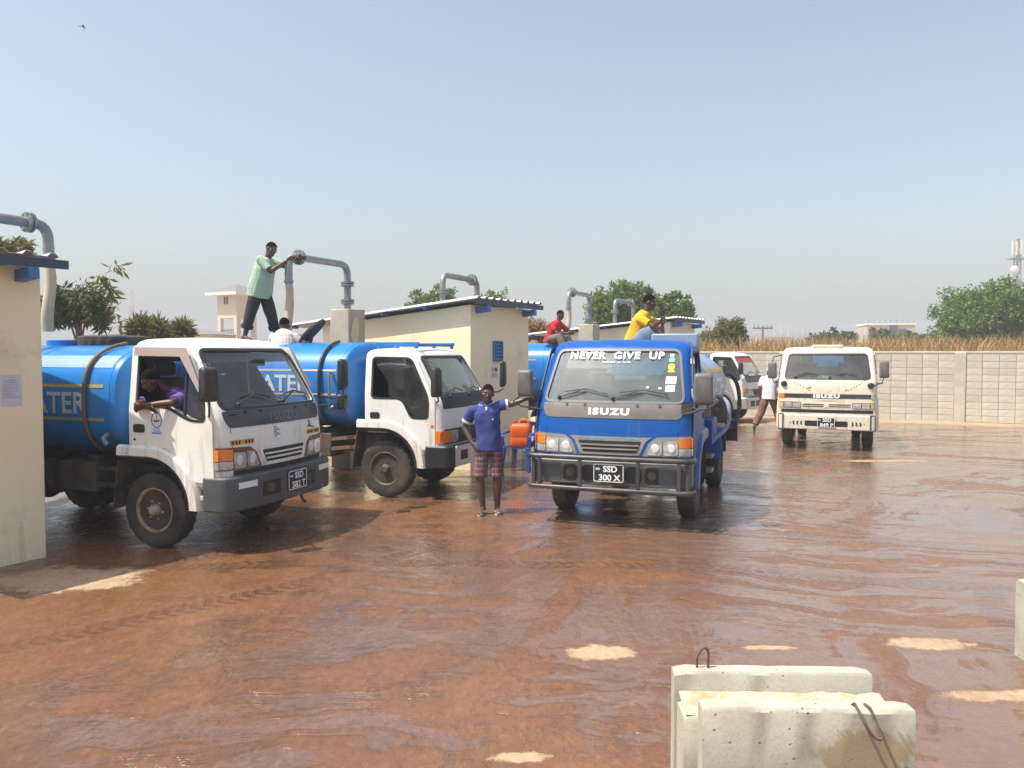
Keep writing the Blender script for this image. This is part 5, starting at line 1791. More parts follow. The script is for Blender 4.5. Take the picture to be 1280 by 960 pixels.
for (y0, z0, y1, z1, m_) in ((.645, 2.03, .69, 2.07, WHITEP), (.635, 1.975, .70, 2.02, GREENP), (.635, 1.85, .71, 1.875, YELS), (.62, 1.71, .745, 1.80, MINT), (.625, 1.62, .735, 1.695, MINT), (.545, 1.65, .58, 1.67, WHITEP), (.40, 1.66, .43, 1.68, WHITEP)):
    panel('sticker', rect(y0, z0, y1, z1, .006), F3, -.007, .002, m_, ws3)
panel('sticker', [(.67 + .04 * math.cos(a), 1.915 + .04 * math.sin(a)) for a in np.linspace(0, 2 * math.pi, 20, endpoint=False)], F3, -.007, .002, YELS, ws3)
# sun visors behind the glass
panel('sun_visor', rp([(-.66, 1.92), (-.06, 1.92), (-.06, 2.07), (-.64, 2.07)], .03), F3, -.06, .02, mat('cream visor', (.46, .45, .36), .9), T3, cu=cuf)
panel('sun_visor', rp([(-.05, 1.84), (.57, 1.84), (.60, 1.93), (.58, 2.04), (-.05, 2.05)], .03), F3, -.05, .02, mat('blue visor', (.04, .20, .50), .8), T3, cu=cuf)
# bumper with bars
bo, fb = bumper(T3, .97, 1.06, 1.03, .80, .50, .80, BUMPD, r=.10)
for y0, y1 in ((-.88, -.58), (.60, .88)): panel('bumper_face', rect(y0, .55, y1, .76, .02), fb, .006, .006, BUMPG, bo)
for y in (-.47, -.22, .30, .53): panel('bumper_recess', rp([(y - .09, .54), (y + .09, .54), (y + .10, .65), (y + .08, .74), (y - .08, .74), (y - .10, .65)], .06), fb, .003, .003, BLACKP, bo)
for y in (-.46, .52): MB().lathe([(.05, 0), (.055, .012), (.03, .02)], fb(y, .64, .0), 'x', 14).build('fog_lamp', CHASSIS, bo)
for z, r_ in ((.83, .032), (.46, .030)):
    pts = [Vector((x + .07, y * 1.02, z)) for x, y in bumper_path(.97, 1.06, 1.03, .85, .08)]
    MB().tube(pts, r_, 8).build('guard_rail', RAIL, bo, smooth=50)
for y in (-.93, -.84, -.33, .37, .84, .93):
    MB().box(fb(max(-.86, min(.86, y)), .645, .075 if abs(y) < .9 else .03) * 1.0 + Vector((0, y - max(-.86, min(.86, y)), 0)), (.035, .045, .36)).build('guard_post', RAIL, bo, bevel=.006)
number_plate(bo, lambda y, z, d: fb(y, z, d + .05), .02, .66, 'SSD', '300 X')
for s_ in (-1,):
    panel('lower_panel', rect(-.90, .805, -.42, .855, .01), F3, .006, .006, CABB, T3, cu=cuf)
# slogan on the grille top: pale blue painted lettering
gr3 = [o for o in T3.children if o.name.startswith('grille')][0]
mb = MB(); rr = random.Random(8)
for (a, n_) in ((-.30, 8), (.07, 2), (.22, 4)):
    for k in range(n_):
        u = a + k * .036
        pz = [(0, 0, .007, .03), (.007, .023, .02, .03), (.016, .004, .024, .024), (.006, .011, .018, .018)]
        for (x0, z0, x1, z1) in pz[: rr.randint(2, 4)]:
            mb.add([F3(u + x0, 1.042 + z0, .0125), F3(u + x1, 1.042 + z0, .0125), F3(u + x1, 1.042 + z1 + .002, .0125), F3(u + x0, 1.042 + z1 + .002, .0125)], [(0, 1, 2, 3)])
tag(mb.build('painted_slogan', SKYB, gr3, smooth=0, fix=False), kind='stuff')
MIRG = mat('grey mirror shell', (.10, .10, .095), .5, col2=(.15, .145, .135), scale=5)
mirror_on(T3, None, (.88, 1.08, 1.66), (.10, .23, .37), MIRG, [[(.80, .93, 1.44), (.92, 1.04, 1.42), (.90, 1.13, 1.43), (.89, 1.13, 1.50)], [(.92, .86, 1.36), (.95, 1.0, 1.40), (.92, 1.04, 1.42)]], .1)
mirror_on(T3, None, (.86, -1.11, 1.70), (.10, .20, .34), MIRG, [[(.86, -.90, 1.38), (.90, -1.14, 1.41), (.88, -1.26, 1.47), (.87, -1.16, 1.55)]], -.05)
panel('quarter_mirror', rect(.83, 1.37, .93, 1.49, .02), F3, .03, .03, BLACK, T3)
MB().box((-.78, .52, 2.19), (.34, .62, .30)).build('hatch_box', s3['tank']['mat'], T3, bevel=.02)
# hoses on its left side
tn3 = s3['tn']
mb = MB(); mb.tube(arc((-3.2, .98, 1.75), (-3.4, 1.20, 1.72), (-3.42, 1.20, 1.2), 8) + arc((-3.42, 1.20, 1.2), (-3.42, 1.16, .80), (-3.1, 1.0, .85), 8), .034, 10); mb.build('suction_hose', BLACKHOSE, T3, smooth=60)
mb = MB(); mb.tube(arc((-2.0, .98, 1.42), (-1.75, 1.18, 1.40), (-1.75, 1.16, 1.2), 6) + arc((-1.75, 1.16, 1.2), (-1.75, 1.2, .95), (-1.55, .95, .82), 6), .033, 10); mb.build('drain_hose', GREYHOSE, T3, smooth=60)
for z in (.42, .62): MB().box((-1.25, .92, z), (.30, .14, .05)).build('side_step', STEEL, T3, bevel=.008)
MB().box((-3.3, 1.08, .80), (.10, .20, .34)).build('rear_lamp', BLACK, T3, bevel=.01)
MB().box((-1.55, .90, .95), (.7, .16, .36)).build('side_box', CABB, T3, bevel=.02)

# ---- the cream tanker far right (older cab)
s4 = dict(style='old', paint=CABW2, rim=RIMD, glass=GLASS4, W=.97, wipers=((-.62, .48), (.06, .5)), tank=dict(xf=-.6, xb=-3.5, a=.93, b=.58, zc=1.55, n=2.5))
P4 = (7.12, 18.04, -1.965, 1.02)
T4 = truck('cream old water tanker facing the yard before the block wall', P4, s4)
cab4 = s4['cab']; F4 = cab4.F
cy4 = [-.92, -.88, -.8, -.6, -.3, 0, .3, .6, .8, .88, .92]
st4 = panel('badge_strip', rect(-.94, 1.085, .94, 1.175, .01), F4, .006, .008, COWLB, T4, cu=cy4)
lettering('lettering', 'ISUZU', .1, lambda u, v, d: F4(u, 1.13 + v, d), .010, WHITEP, st4, bold=.008, width=.52, height=.085, space=1.25)
panel('indicator', rect(-.95, 1.085, -.84, 1.175, .01), F4, .012, .012, AMBER, st4, cu=cy4)
panel('indicator', rect(.86, 1.085, .95, 1.175, .01), F4, .012, .012, mat('faded lens', (.45, .42, .30), .3), st4, cu=cy4)
for s_ in (-1, 1):
    bz = panel('lamp_bezel', rect(min(s_ * .50, s_ * .93), .87, max(s_ * .50, s_ * .93), 1.0, .01), F4, .005, .008, AMBERD, T4, cu=cy4)
    for a, b in ((.51, .67), (.69, .84)): panel('headlight', rect(min(s_ * a, s_ * b), .88, max(s_ * a, s_ * b), .99, .01), F4, .012, .01, LENS, bz, cu=cy4)
    panel('side_lamp', rect(min(s_ * .86, s_ * .92), .88, max(s_ * .86, s_ * .92), .99, .008), F4, .012, .01, mat('amber dull', (.6, .42, .15), .3), bz, cu=cy4)
panel('valance', rect(-.9, .775, .9, .845), F4, .003, .004, BLACKP, T4, cu=cy4)  # black strip painted in for the dark gap above the bumper
gr = panel('grille', rect(-.48, .88, .48, .985, .01), F4, .006, .008, CABW2, T4, cu=cy4)
for k in range(2):
    for s_ in (-1, 1): panel('grille_slot', rect(min(s_ * .05, s_ * .47), .90 + k * .04, max(s_ * .05, s_ * .47), .922 + k * .04), F4, .008, .003, BLACKP, gr, cu=cy4)
panel('grille_emblem', rect(-.03, .905, .03, .965, .02), F4, .014, .006, CABW2, gr)
mb = MB(); rr = random.Random(2)
RUSTP = mat('rust speck', (.40, .22, .10), .8)
for (y, z, dy) in ((-.70, 1.43, .058), (.42, 1.24, .05)):
    for k in range(7):
        u, v = y + k * dy, z + (k * -.032 if y < 0 else k * .035)
        mb.add([F4(u, v, .003), F4(u + .022, v, .003), F4(u + .022, v + .016, .003), F4(u, v + .016, .003)], [(0, 1, 2, 3)])
tag(mb.build('bonnet_dots', BLACKP, T4, smooth=0, fix=False), kind='stuff')
for (y, z, w_, h_) in ((-.35, 1.30, .10, .06), (.38, 1.26, .05, .05), (-.02, 1.03, .5, .02)):
    panel('rust_patch', rp([(y - w_ / 2, z - h_ * .5), (y + w_ / 2, z - h_ * .2), (y + w_ * .4, z + h_ / 2), (y - w_ * .1, z + h_ * .3)], .01), F4, .002, .002, RUSTP, T4, cu=cy4)
bo, fb = bumper(T4, .98, 1.08, 1.05, .72, .43, .74, CABW2, r=.12)
for s_ in (-1, 1):
    panel('bumper_corner', rect(min(s_ * .84, s_ * .955), .42, max(s_ * .84, s_ * .955), .75, .01), fb, .012, .02, BUMPD, bo)
    panel('bumper_recess', rect(min(s_ * .16, s_ * .42), .50, max(s_ * .16, s_ * .42), .615, .03), fb, .003, .003, BLACKP, bo)
chevrons(fb, bo, -.60, .565, .075, .075, '.<<<', BLACKP, stroke=.4)
chevrons(fb, bo, .62, .565, .075, .075, '>>>.', BLACKP, stroke=.4)
number_plate(bo, fb, .0, .585, 'SSD', '849 P', .34, .20)
mirror_on(T4, None, (.86, -1.10, 1.66), (.09, .19, .36), MIRG, [[(.80, -.92, 1.40), (.86, -1.06, 1.40), (.86, -1.10, 1.5)], [(.62, -.9, 2.0), (.8, -1.08, 1.95), (.86, -1.1, 1.84)]], -.05)
mirror_on(T4, None, (.86, 1.10, 1.70), (.09, .19, .36), MIRG, [[(.80, .92, 1.40), (.86, 1.06, 1.42), (.86, 1.10, 1.54)], [(.93, .9, 1.36), (.95, 1.0, 1.40), (.87, 1.08, 1.42)]], .05)
for y in (-.85, .85): MB().lathe([(.06, 0), (.065, .02), (.04, .05)], F4(y, 1.38 if y < 0 else 1.36, 0), 'x', 14).build('marker_lamp', BLACK, T4)
MB().box((.2, 0, 2.185), (.5, .62, .05)).build('roof_vent', CABW2, T4, bevel=.015)
for (y0, z0, y1, z1) in ((-.18, 1.50, .06, 1.57), (.09, 1.50, .27, 1.57)): panel('windscreen_paper', rect(y0, z0, y1, z1), F4, -.02, .002, MINT if y0 < 0 else PAPER, T4)
mb = MB(); mb.lathe([(.25, -.62), (.30, -.60), (.30, .60), (.25, .62)], (1.0, 0, .46), 'y', 12)
# ---- white truck behind the blue one, and the tanker mostly hidden between the kiosk and the blue cab
s5 = dict(style='npr', paint=CABW, rim=RIMD, wipers=((-.62, .50), (.10, .55)), tank=dict(xf=-.6, xb=-3.5, a=.95, b=.62, zc=1.55, n=2.7))
T5 = truck('white water tanker with a red sunstrip half hidden behind the blue tanker', (6.62, 24.55, -.60, .93), s5)
npr_front(T5, s5, dict(cowl=COWLB, badge=LILAC, bezel=SILVER, grille=BLACK, by=.06))
ws5 = [o for o in T5.children if o.name.startswith('windscreen')][0]
ss = panel('red_sunstrip', rp([(-.73, 1.93), (.73, 1.93), (.72, 2.09), (-.72, 2.09)], .03), s5['cab'].F, -.006, .003, RED, ws5, cu=cuf)
bo, fb = bumper(T5, .98, 1.09, 1.03, .74, .46, .82, mat('pale chrome bumper', (.55, .55, .53), .3, .5))
panel('bumper_recess', rect(-.8, .54, .8, .72, .03), fb, .003, .003, BLACKP, bo, cu=cuf)
for y in (-.45, 0, .45): panel('bumper_bar', rect(y - .03, .54, y + .03, .72), fb, .01, .008, WHITEP, bo)
mirror_on(T5, None, (.80, -1.08, 1.74), (.09, .19, .38), BLACK, [[(.72, -.93, 1.45), (.80, -1.06, 1.47), (.80, -1.08, 1.6)]], -.2)
mirror_on(T5, None, (1.0, 1.14, 1.50), (.09, .19, .22), BLACK, [[(.86, .90, 1.45), (.98, 1.08, 1.46), (1.0, 1.12, 1.48)]], .2)
s6 = dict(style='npr', paint=CABW, rim=RIMD, tank=dict(xf=-.56, xb=-3.9, a=.97, b=.66, zc=1.62, n=2.9, text=('WATER', .3, -1.2, 1.68, WHITEP), tw=1.0, th=.2,
          bands=((-3.8, 2.03, -.62, 2.07, TPALE), (-3.8, 1.85, -2.95, 1.885, TYEL), (-3.8, 1.40, -2.95, 1.435, TYEL))))
T6 = truck('blue water tanker mostly hidden between the middle kiosk and the blue cab', (3.75, 19.7, -.34, 1.02), s6)
npr_front(T6, s6, dict(cowl=COWLB, badge=LILAC, bezel=SILVER, grille=BLACK))
bumper(T6, .98, 1.09, 1.03, .74, .46, .82, BUMPG)


# ================================================================ PEOPLE
SKIN = mat('dark brown skin', (.085, .043, .028), .40, col2=(.125, .064, .040), scale=7, lo=.4, hi=.7)
SKIN2 = mat('brown skin', (.085, .036, .023), .45, col2=(.11, .05, .03), scale=6)
HAIR = mat('black hair', (.006, .005, .005), .95, bmp=.8, bscale=160, bdist=.004, spec=.08)
EYE = mat('eye white', (.30, .25, .21), .35)
LIP = mat('lips', (.09, .035, .03), .4)


def cloth(name, col, col2, **k):
    return mat(name, col, .9, col2=col2, scale=5, bmp=.25, bscale=90, bdist=.002, **k)


def checks(name, base, lines, scale=(14, 14, 14), thin=.22, line2=None):
    if name in MATS: return MATS[name]
    m, t, b = nodes(name)
    co = coords(t)
    sp = N(t, 'ShaderNodeSeparateXYZ'); t.links.new(co, sp.inputs[0])
    def band(src, freq, ph, wd_):
        f = mth(t, 'FRACT', mth(t, 'ADD', mth(t, 'MULTIPLY', src, freq), ph))
        return mth(t, 'LESS_THAN', f, wd_)
    diag = mth(t, 'ADD', sp.outputs[0], mth(t, 'MULTIPLY', sp.outputs[1], .6))
    v = mth(t, 'MAXIMUM', band(diag, scale[0], .1, thin), band(diag, scale[0] * .5, .32, thin * .35))
    h = mth(t, 'MAXIMUM', band(sp.outputs[2], scale[2], .2, thin), band(sp.outputs[2], scale[2] * .5, .05, thin * .35))
    c = mix(t, mth(t, 'MULTIPLY', v, .75), base, lines)
    c = mix(t, mth(t, 'MULTIPLY', h, .65), c, line2 or lines)
    t.links.new(c, b.inputs['Base Color']); b.inputs['Roughness'].default_value = .9
    MATS[name] = m
    return m


def V(*a): return Vector(a)


def cap(mb, p0, p1, r0, r1, n=12, flat=1.0, up=None):
    """tapered limb with round ends"""
    p0, p1 = Vector(p0), Vector(p1)
    d = (p1 - p0)
    L = d.length
    if L < 1e-6: d = V(0, 0, 1)
    d.normalize()
    pts = []; rs = []
    for k in (1, .87, .5): pts.append(p0 - d * r0 * k); rs.append(r0 * math.sqrt(max(.0004, 1 - k * k)))
    for k in range(4): pts.append(p0.lerp(p1, k / 3)); rs.append(r0 + (r1 - r0) * k / 3)
    for k in (.5, .87, 1): pts.append(p1 + d * r1 * k); rs.append(r1 * math.sqrt(max(.0004, 1 - k * k)))
    mb.tube(pts, rs, n)


def ell_loft(mb, rings, n=20, expo=2.3):
    """rings: (centre, u axis, ru, v axis, rv)"""
    R_ = []
    for c, u, ru, v, rv in rings:
        q = []
        for k in range(n):
            a = 2 * math.pi * k / n
            ca, sa = math.cos(a), math.sin(a)
            q.append(Vector(c) + Vector(u) * ru * math.copysign(abs(ca) ** (2 / expo), ca) + Vector(v) * rv * math.copysign(abs(sa) ** (2 / expo), sa))
        R_.append(q)
    mb.loft(R_)


def hand(mb, w_, d, s_, n, curl=.35, size=1.0, spread=.12):
    """w_ wrist, d towards the knuckles, s_ towards the thumb, n out of the palm"""
    w_, d, s_, n = Vector(w_), Vector(d).normalized(), Vector(s_).normalized(), Vector(n).normalized()
    pl = .092 * size
    for k, o in enumerate((-.030, -.010, .010, .030)):
        cap(mb, w_ + s_ * o * .55 * size, w_ + d * pl + s_ * o * size, .0155 * size, .0135 * size, 8)
    for k, (o, l) in enumerate(((.030, .070), (.010, .080), (-.010, .075), (-.030, .058))):
        p = w_ + d * pl + s_ * o * size
        dd = (d + s_ * o * spread * 30 * .1).normalized()
        c0 = curl * (1 + .12 * k)
        for seg, f in ((0, .45), (1, .32), (2, .23)):
            c0b = c0 * (.5 + seg * .7)
            dv = (dd * math.cos(c0b) + n * math.sin(c0b)).normalized()
            q = p + dv * l * f * size
            cap(mb, p, q, (.0095 - seg * .001) * size, (.0088 - seg * .001) * size, 8)
            p = q
    p = w_ + d * .022 * size + s_ * .028 * size
    q = p + (d * .6 + s_ * .75 + n * .25).normalized() * .046 * size
    cap(mb, p, q, .0135 * size, .0105 * size, 8)
    cap(mb, q, q + (d * .88 + s_ * .35 + n * .3).normalized() * .032 * size, .0105 * size, .008 * size, 8)


def person(label, loc, rz, J, top, legs, shoes=None, skin=SKIN, s=1.0, voxel=.007, cap_hat=None, collar=None, cuff=None, parent_matrix=None, seed=0, belt=None, extra=None):
    """J: joints in the figure's own frame; side a is -x, side b is +x when it faces -y"""
    t = thing('person', label, 'person', loc, rz)
    if parent_matrix is not None:
        t.matrix_world = parent_matrix
    g = {k: Vector(v) for k, v in J.items() if not k.startswith(('hand', 'curl'))}
    pel, che, nek, hd = g['pelvis'], g['chest'], g['neck'], g['head']
    fw = g['face'].normalized()                      # where the face looks
    hup = (hd - nek).normalized() if 'hup' not in g else g['hup'].normalized()
    rt = fw.cross(hup).normalized(); hup = rt.cross(fw).normalized()
    ax = (g['shb'] - g['sha']).normalized()          # across the shoulders
    sp = (che - pel).normalized()
    fr = ax.cross(sp).normalized()                   # chest depth axis
    hx = (g['hipb'] - g['hipa']).normalized()
    mb = MB()
    # torso
    w1 = (g['shb'] - g['sha']).length / 2
    ell_loft(mb, [(pel - sp * .10, hx, .10, fr, .08), (pel - sp * .04, hx, .150, fr, .105), (pel + sp * .06, hx, .150, fr, .10), (pel.lerp(che, .45), ax, .135, fr, .095), (pel.lerp(che, .75), ax, .155, fr, .105), (che, ax, w1 * .92, fr, .10), (che + sp * .07, ax, w1 * .62, fr, .07), (che + sp * .10, ax, .06, fr, .05)])
    cap(mb, che, nek + (hd - nek) * .25, .062, .055)
    # head: skull, face, jaw, nose, ears
    def hp(a, b, c): return hd + rt * a + fw * b + hup * c
    Mh = Matrix((rt, fw, hup)).transposed()
    def ellipsoid(c, r, n=16, m=10):
        k = len(mb.v)
        mb.sphere((0, 0, 0), r, n, m)
        for i in range(k, len(mb.v)): mb.v[i] = tuple(Vector(c) + Mh @ Vector(mb.v[i]))
    ellipsoid(hp(0, -.012, .025), (.074, .094, .092))
    ellipsoid(hp(0, .028, -.035), (.058, .060, .085))
    ellipsoid(hp(0, .055, -.085), (.034, .034, .030))
    cap(mb, hp(-.035, .070, .026), hp(.035, .070, .026), .016, .016, 8)
    cap(mb, hp(0, .082, .012), hp(0, .098, -.028), .009, .0155, 8)
    cap(mb, hp(-.016, .088, -.032), hp(.016, .088, -.032), .010, .010, 8)
    cap(mb, hp(-.018, .080, -.062), hp(.018, .080, -.062), .0105, .0105, 8)
    cap(mb, hp(-.014, .080, -.073), hp(.014, .080, -.073), .0105, .0105, 8)
    for q in (-1, 1):
        ellipsoid(hp(q * .052, .050, -.012), (.022, .020, .02))
        ellipsoid(hp(q * .076, -.010, -.010), (.010, .020, .032), 10, 8)
    cap(mb, nek + (hd - nek) * .1, hp(0, -.02, -.05), .056, .055)
    # arms
    for q in 'ab':
        sh, el, wr = g['sh' + q], g['el' + q], g['wr' + q]
        cap(mb, sh, el, .050, .040); cap(mb, el, el.lerp(wr, .35), .041, .040); cap(mb, el.lerp(wr, .3), wr, .040, .027)
        hd_, hs_, hn_ = [Vector(x) for x in J['hand' + q]]
        hand(mb, wr, hd_, hs_, hn_, J.get('curl' + q, .35), .98)
    # legs and feet
    for q in 'ab':
        h_, k_, a_, f_ = g['hip' + q], g['kn' + q], g['an' + q], g['toe' + q]
        cap(mb, h_, k_, .082, .056); cap(mb, k_, k_.lerp(a_, .35), .056, .057); cap(mb, k_.lerp(a_, .3), a_, .056, .036)
        fd = (f_ - a_); fd = Vector((fd.x, fd.y, fd.z)); fn = fd.normalized()
        side = fn.cross(V(0, 0, 1)).normalized()
        heel = a_ - fn * .05 + V(0, 0, -.045)
        cap(mb, heel, a_ + V(0, 0, -.02), .032, .036)
        cap(mb, a_ + V(0, 0, -.02), f_ + V(0, 0, .0), .036, .022)
        cap(mb, heel, f_ - side * .022 - fn * .01, .028, .019); cap(mb, heel, f_ + side * .020 - fn * .02, .028, .018)
        for i, o in enumerate((-.030, -.014, .0, .014, .027)):
            tq = f_ + side * o * (1 if q == 'a' else -1)
            cap(mb, tq - fn * .02, tq + fn * (.030 - .005 * i) + V(0, 0, -.004), .012 if i == 0 else .009, .011 if i == 0 else .008, 6)
    body = remesh(mb, 'body', skin, t, voxel, 3)
    # hair or cap
    hm = MB()
    k = len(hm.v)
    hm.sphere((0, 0, 0), (.0762, .0962, .0935), 24, 16)
    keep = []
    for i in range(len(hm.v)):
        p = Vector(hm.v[i])
        p.z = max(p.z, -.012 - .055 * max(0, -p.y) / .098 + .078 * max(0, p.y) / .098)
        hm.v[i] = tuple(hp(p.x, -.014 + p.y, .028 + p.z))
    hm.build('hair', HAIR if cap_hat is None else cap_hat, t, smooth=70)
    if cap_hat is not None:
        bm_ = MB(); c0 = hp(0, .085, .05)
        bm_.loft([[hp(x, .07 + y * .0 + .0, .055 + .004) for x, y in ((-.06, 0), (.06, 0))] + [hp(.045, .15, .045), hp(-.045, .15, .045)], [hp(x, .07, .062) for x, y in ((-.06, 0), (.06, 0))] + [hp(.045, .15, .051), hp(-.045, .15, .051)]])
        bm_.build('cap_peak', cap_hat, t)
    for q in (-1, 1):
        e = MB(); e.sphere(hp(q * .031, .0785, .004), (.0095, .0095, .0058), 10, 8); eo = e.build('eye', EYE, t, smooth=90)
        e = MB(); e.sphere(hp(q * .031, .0855, .004), (.0048, .0042, .0050), 8, 6); e.build('pupil', BLACKP, eo, smooth=90)
    # upper garment
    if top:
        tm, slv, hem, loose = top['mat'], top.get('sleeve', .62), top.get('hem', .1), top.get('loose', .025)
        mb = MB()
        lo = pel - sp * hem
        sl = top.get('slim', 1)
        ell_loft(mb, [(lo, hx, (.168 + loose) * sl, fr, .118 + loose), (pel + sp * .04, hx, (.165 + loose) * sl, fr, .115 + loose), (pel.lerp(che, .45), ax, (.160 + loose) * sl, fr, .110 + loose), (pel.lerp(che, .78), ax, (.172 + loose * .7) * sl, fr, .118 + loose * .6), (che, ax, w1 * .98 + .012, fr, .112 + loose * .3), (che + sp * .075, ax, w1 * .72, fr, .082), (che + sp * .105, ax, .078, fr, .066)])
        for q in 'ab':
            sh, el, wr = g['sh' + q], g['el' + q], g['wr' + q]
            inn = sh + (che - sh) * .25
            e_ = sh.lerp(el, slv) if slv <= 1 else el
            mb.tube([inn, sh, sh.lerp(e_, .5), e_], [.070, .070, .068, .068 if slv <= 1 else .058], 14)
            cap(mb, inn, sh, .066, .068)
            if slv > 1:
                cap(mb, sh.lerp(el, .5), el, .06, .056)
                w2 = el.lerp(wr, slv - 1)
                mb.tube([el, w2], [.056, .047], 14)
        so = remesh(mb, top.get('name', 'shirt'), tm, t, voxel, 2, top.get('wr', .010), 7, seed)
        if collar:
            def cpt(a, dr, dz):
                return che + sp * (.100 + dz) + ax * (.074 + dr) * math.cos(a) + fr * (.064 + dr) * math.sin(a) + sp * (.028 * (math.cos(a) ** 2))
            s0 = 1 if fr.dot(fw) > 0 else -1
            angs = [s0 * (math.pi / 2) + .42 + (2 * math.pi - .84) * k / 26 for k in range(27)]
            cm = MB(); cm.loft([[cpt(a, -.004, .022), cpt(a, .004, .026), cpt(a, .022, -.014), cpt(a, .014, -.018)] for a in angs])
            co_ = cm.build('collar', tm, so, smooth=60)
            cm = MB(); cm.tube([cpt(a, .020, -.015) for a in angs], .0055, 6); cm.build('collar_trim', collar, co_, smooth=60)
        if cuff:
            for q in 'ab':
                sh, el = g['sh' + q], g['el' + q]
                e_ = sh.lerp(el, slv); d = (el - sh).normalized()
                cm = MB(); cm.tube([e_ - d * .022, e_ + d * .008], [.0735, .0735], 16); cm.build('cuff', cuff, so, smooth=60)
    # lower garment
    if legs:
        lm, ln, lo_ = legs['mat'], legs.get('len', 1.0), legs.get('loose', .02)
        mb = MB()
        sl = legs.get('slim', 1)
        ell_loft(mb, [(pel + sp * .075, hx, .152 * sl, fr, .108), (pel + sp * .02, hx, .160 * sl, fr, .115), (pel - sp * .06, hx, .165 * sl, fr, .118), ((g['hipa'] + g['hipb']) / 2 - sp * .06, hx, .13 * sl, fr, .10)])
        for q in 'ab':
            h_, k_, a_ = g['hip' + q], g['kn' + q], g['an' + q]
            mb.sphere(h_, (.098 + lo_ * .4) * sl, 14, 10)
            if ln <= 1:
                e_ = h_.lerp(k_, ln)
                mb.tube([h_, h_.lerp(e_, .5), e_], [(.094 + lo_ * .5) * sl, (.094 + lo_) * sl, (.094 + lo_ * 1.2) * sl], 16)
            else:
                mb.tube([h_, h_.lerp(k_, .5), k_], [.096 + lo_ * .4, .085 + lo_, .070 + lo_], 16)
                mb.sphere(k_, .069 + lo_, 12, 8)
                e_ = k_.lerp(a_, ln - 1)
                mb.tube([k_, k_.lerp(e_, .5), e_], [.069 + lo_, .064 + lo_, legs.get('end', .058 + lo_)], 16)
        lo_o = remesh(mb, legs.get('name', 'trousers'), lm, t, voxel, 2, legs.get('wr', .010), 8, seed + 3)
        if legs.get('roll'):
            for q in 'ab':
                k_, a_ = g['kn' + q], g['an' + q]; e_ = k_.lerp(a_, ln - 1); d = (a_ - k_).normalized()
                cm = MB(); cm.tube([e_ - d * .05, e_ - d * .02, e_ + d * .015], [.075 + lo_, .082 + lo_, .074 + lo_], 14); cm.build('rolled_cuff', lm, lo_o, smooth=60)
    if shoes:
        for q in 'ab':
            a_, f_ = g['an' + q], g['toe' + q]
            fd = V(f_.x - a_.x, f_.y - a_.y, f_.z - a_.z + .03); fn = fd.normalized(); side = fn.cross(V(0, 0, 1)).normalized()
            z0 = min(a_.z - .075, f_.z - .022)
            if shoes == 'flipflop':
                c = MB(); pl = [(-.085, -.032), (-.09, 0), (-.085, .032), (0, .034), (.10, .046), (.155, .035), (.17, 0), (.155, -.035), (.10, -.046), (0, -.034)]
                c.prism(pl, lambda u, v, d: V(a_.x, a_.y, 0) + V(fn.x, fn.y, 0).normalized() * u + side * v + V(0, 0, z0 + d), -.012, .004)
                ff = c.build('sandal', mat('sandal sole', (.45, .38, .27), .8), t, smooth=30, bevel=.003)
                c = MB()
                for sg in (-1, 1): c.tube(arc(f_ + V(0, 0, -.01), f_ - fn * .05 + side * sg * .03 + V(0, 0, .035), f_ - fn * .11 + side * sg * .045 + V(0, 0, -.02)), .007, 6)
                c.build('strap', mat('sandal strap', (.55, .5, .4), .7), ff, smooth=60)
            else:
                c = MB(); cap(c, a_ - fn * .045 + V(0, 0, -.035), f_ + V(0, 0, .002), .046, .040); cap(c, a_ + V(0, 0, .0), a_ + V(0, 0, -.03), .045, .045)
                cap(c, a_ - fn * .04 + V(0, 0, -.04), f_ + fn * .03, .042, .034)
                remesh(c, 'shoe', mat('brown shoe', (.10, .06, .04), .6), t, .008, 2)
    return t, g


# ---- man in the blue polo shirt, hand on the mirror arm of the blue tanker
POLO = cloth('royal blue polo', (.04, .062, .25), (.032, .05, .20))
PLAID = checks('plaid shorts', (.15, .068, .082), (.035, .018, .035), (15, 15, 15), .3, (.27, .17, .17))
WCLOTH = cloth('white trim cloth', (.62, .62, .60), (.55, .55, .53))
px0 = at(612, 643.5, 10.3); PX, PY = px0.x, 10.27
t, g = person('man in a royal blue polo and plaid shorts resting a hand on a mirror arm', (PX, PY, 0), 0, dict(
    pelvis=(.0, .0, .90), chest=(-.035, .0, 1.32), neck=(-.03, -.005, 1.42), head=(-.02, -.03, 1.560), face=(.02, -1, -.10),
    sha=(-.215, .0, 1.345), shb=(.125, .0, 1.40), ela=(-.325, .07, 1.115), wra=(-.225, -.04, .93), elb=(.285, .01, 1.42), wrb=(.43, -.02, 1.475),
    handa=((.45, -.35, -.75), (.3, -.8, .2), (.75, .3, .1)), handb=((.93, -.12, .28), (.0, -.85, .5), (.1, -.4, -.85)), curla=.25, curlb=.55,
    hipa=(-.085, 0, .86), hipb=(.085, 0, .86), kna=(-.118, -.035, .47), knb=(.102, -.02, .47), ana=(-.085, .0, .085), anb=(.100, .02, .085),
    toea=(-.115, -.14, .03), toeb=(.13, -.12, .03)),
    dict(mat=POLO, sleeve=.66, hem=.07, loose=.018, name='polo_shirt', wr=.017, slim=.90), dict(mat=PLAID, len=.96, loose=.006, name='shorts', wr=.012, slim=.88), 'flipflop', voxel=.0065, collar=WCLOTH, cuff=WCLOTH, seed=1)
sh = [o for o in t.children if o.name.startswith('polo_shirt')][0]
MB().box((.045, -.135, 1.235), (.022, .012, .016)).build('chest_badge', WCLOTH, sh)
MB().box((-.036, -.102, 1.365), (.022, .020, .050), tilt=Matrix.Rotation(R(-20), 3, 'X'), taper=1.4).build('placket', WCLOTH, sh, bevel=.004)

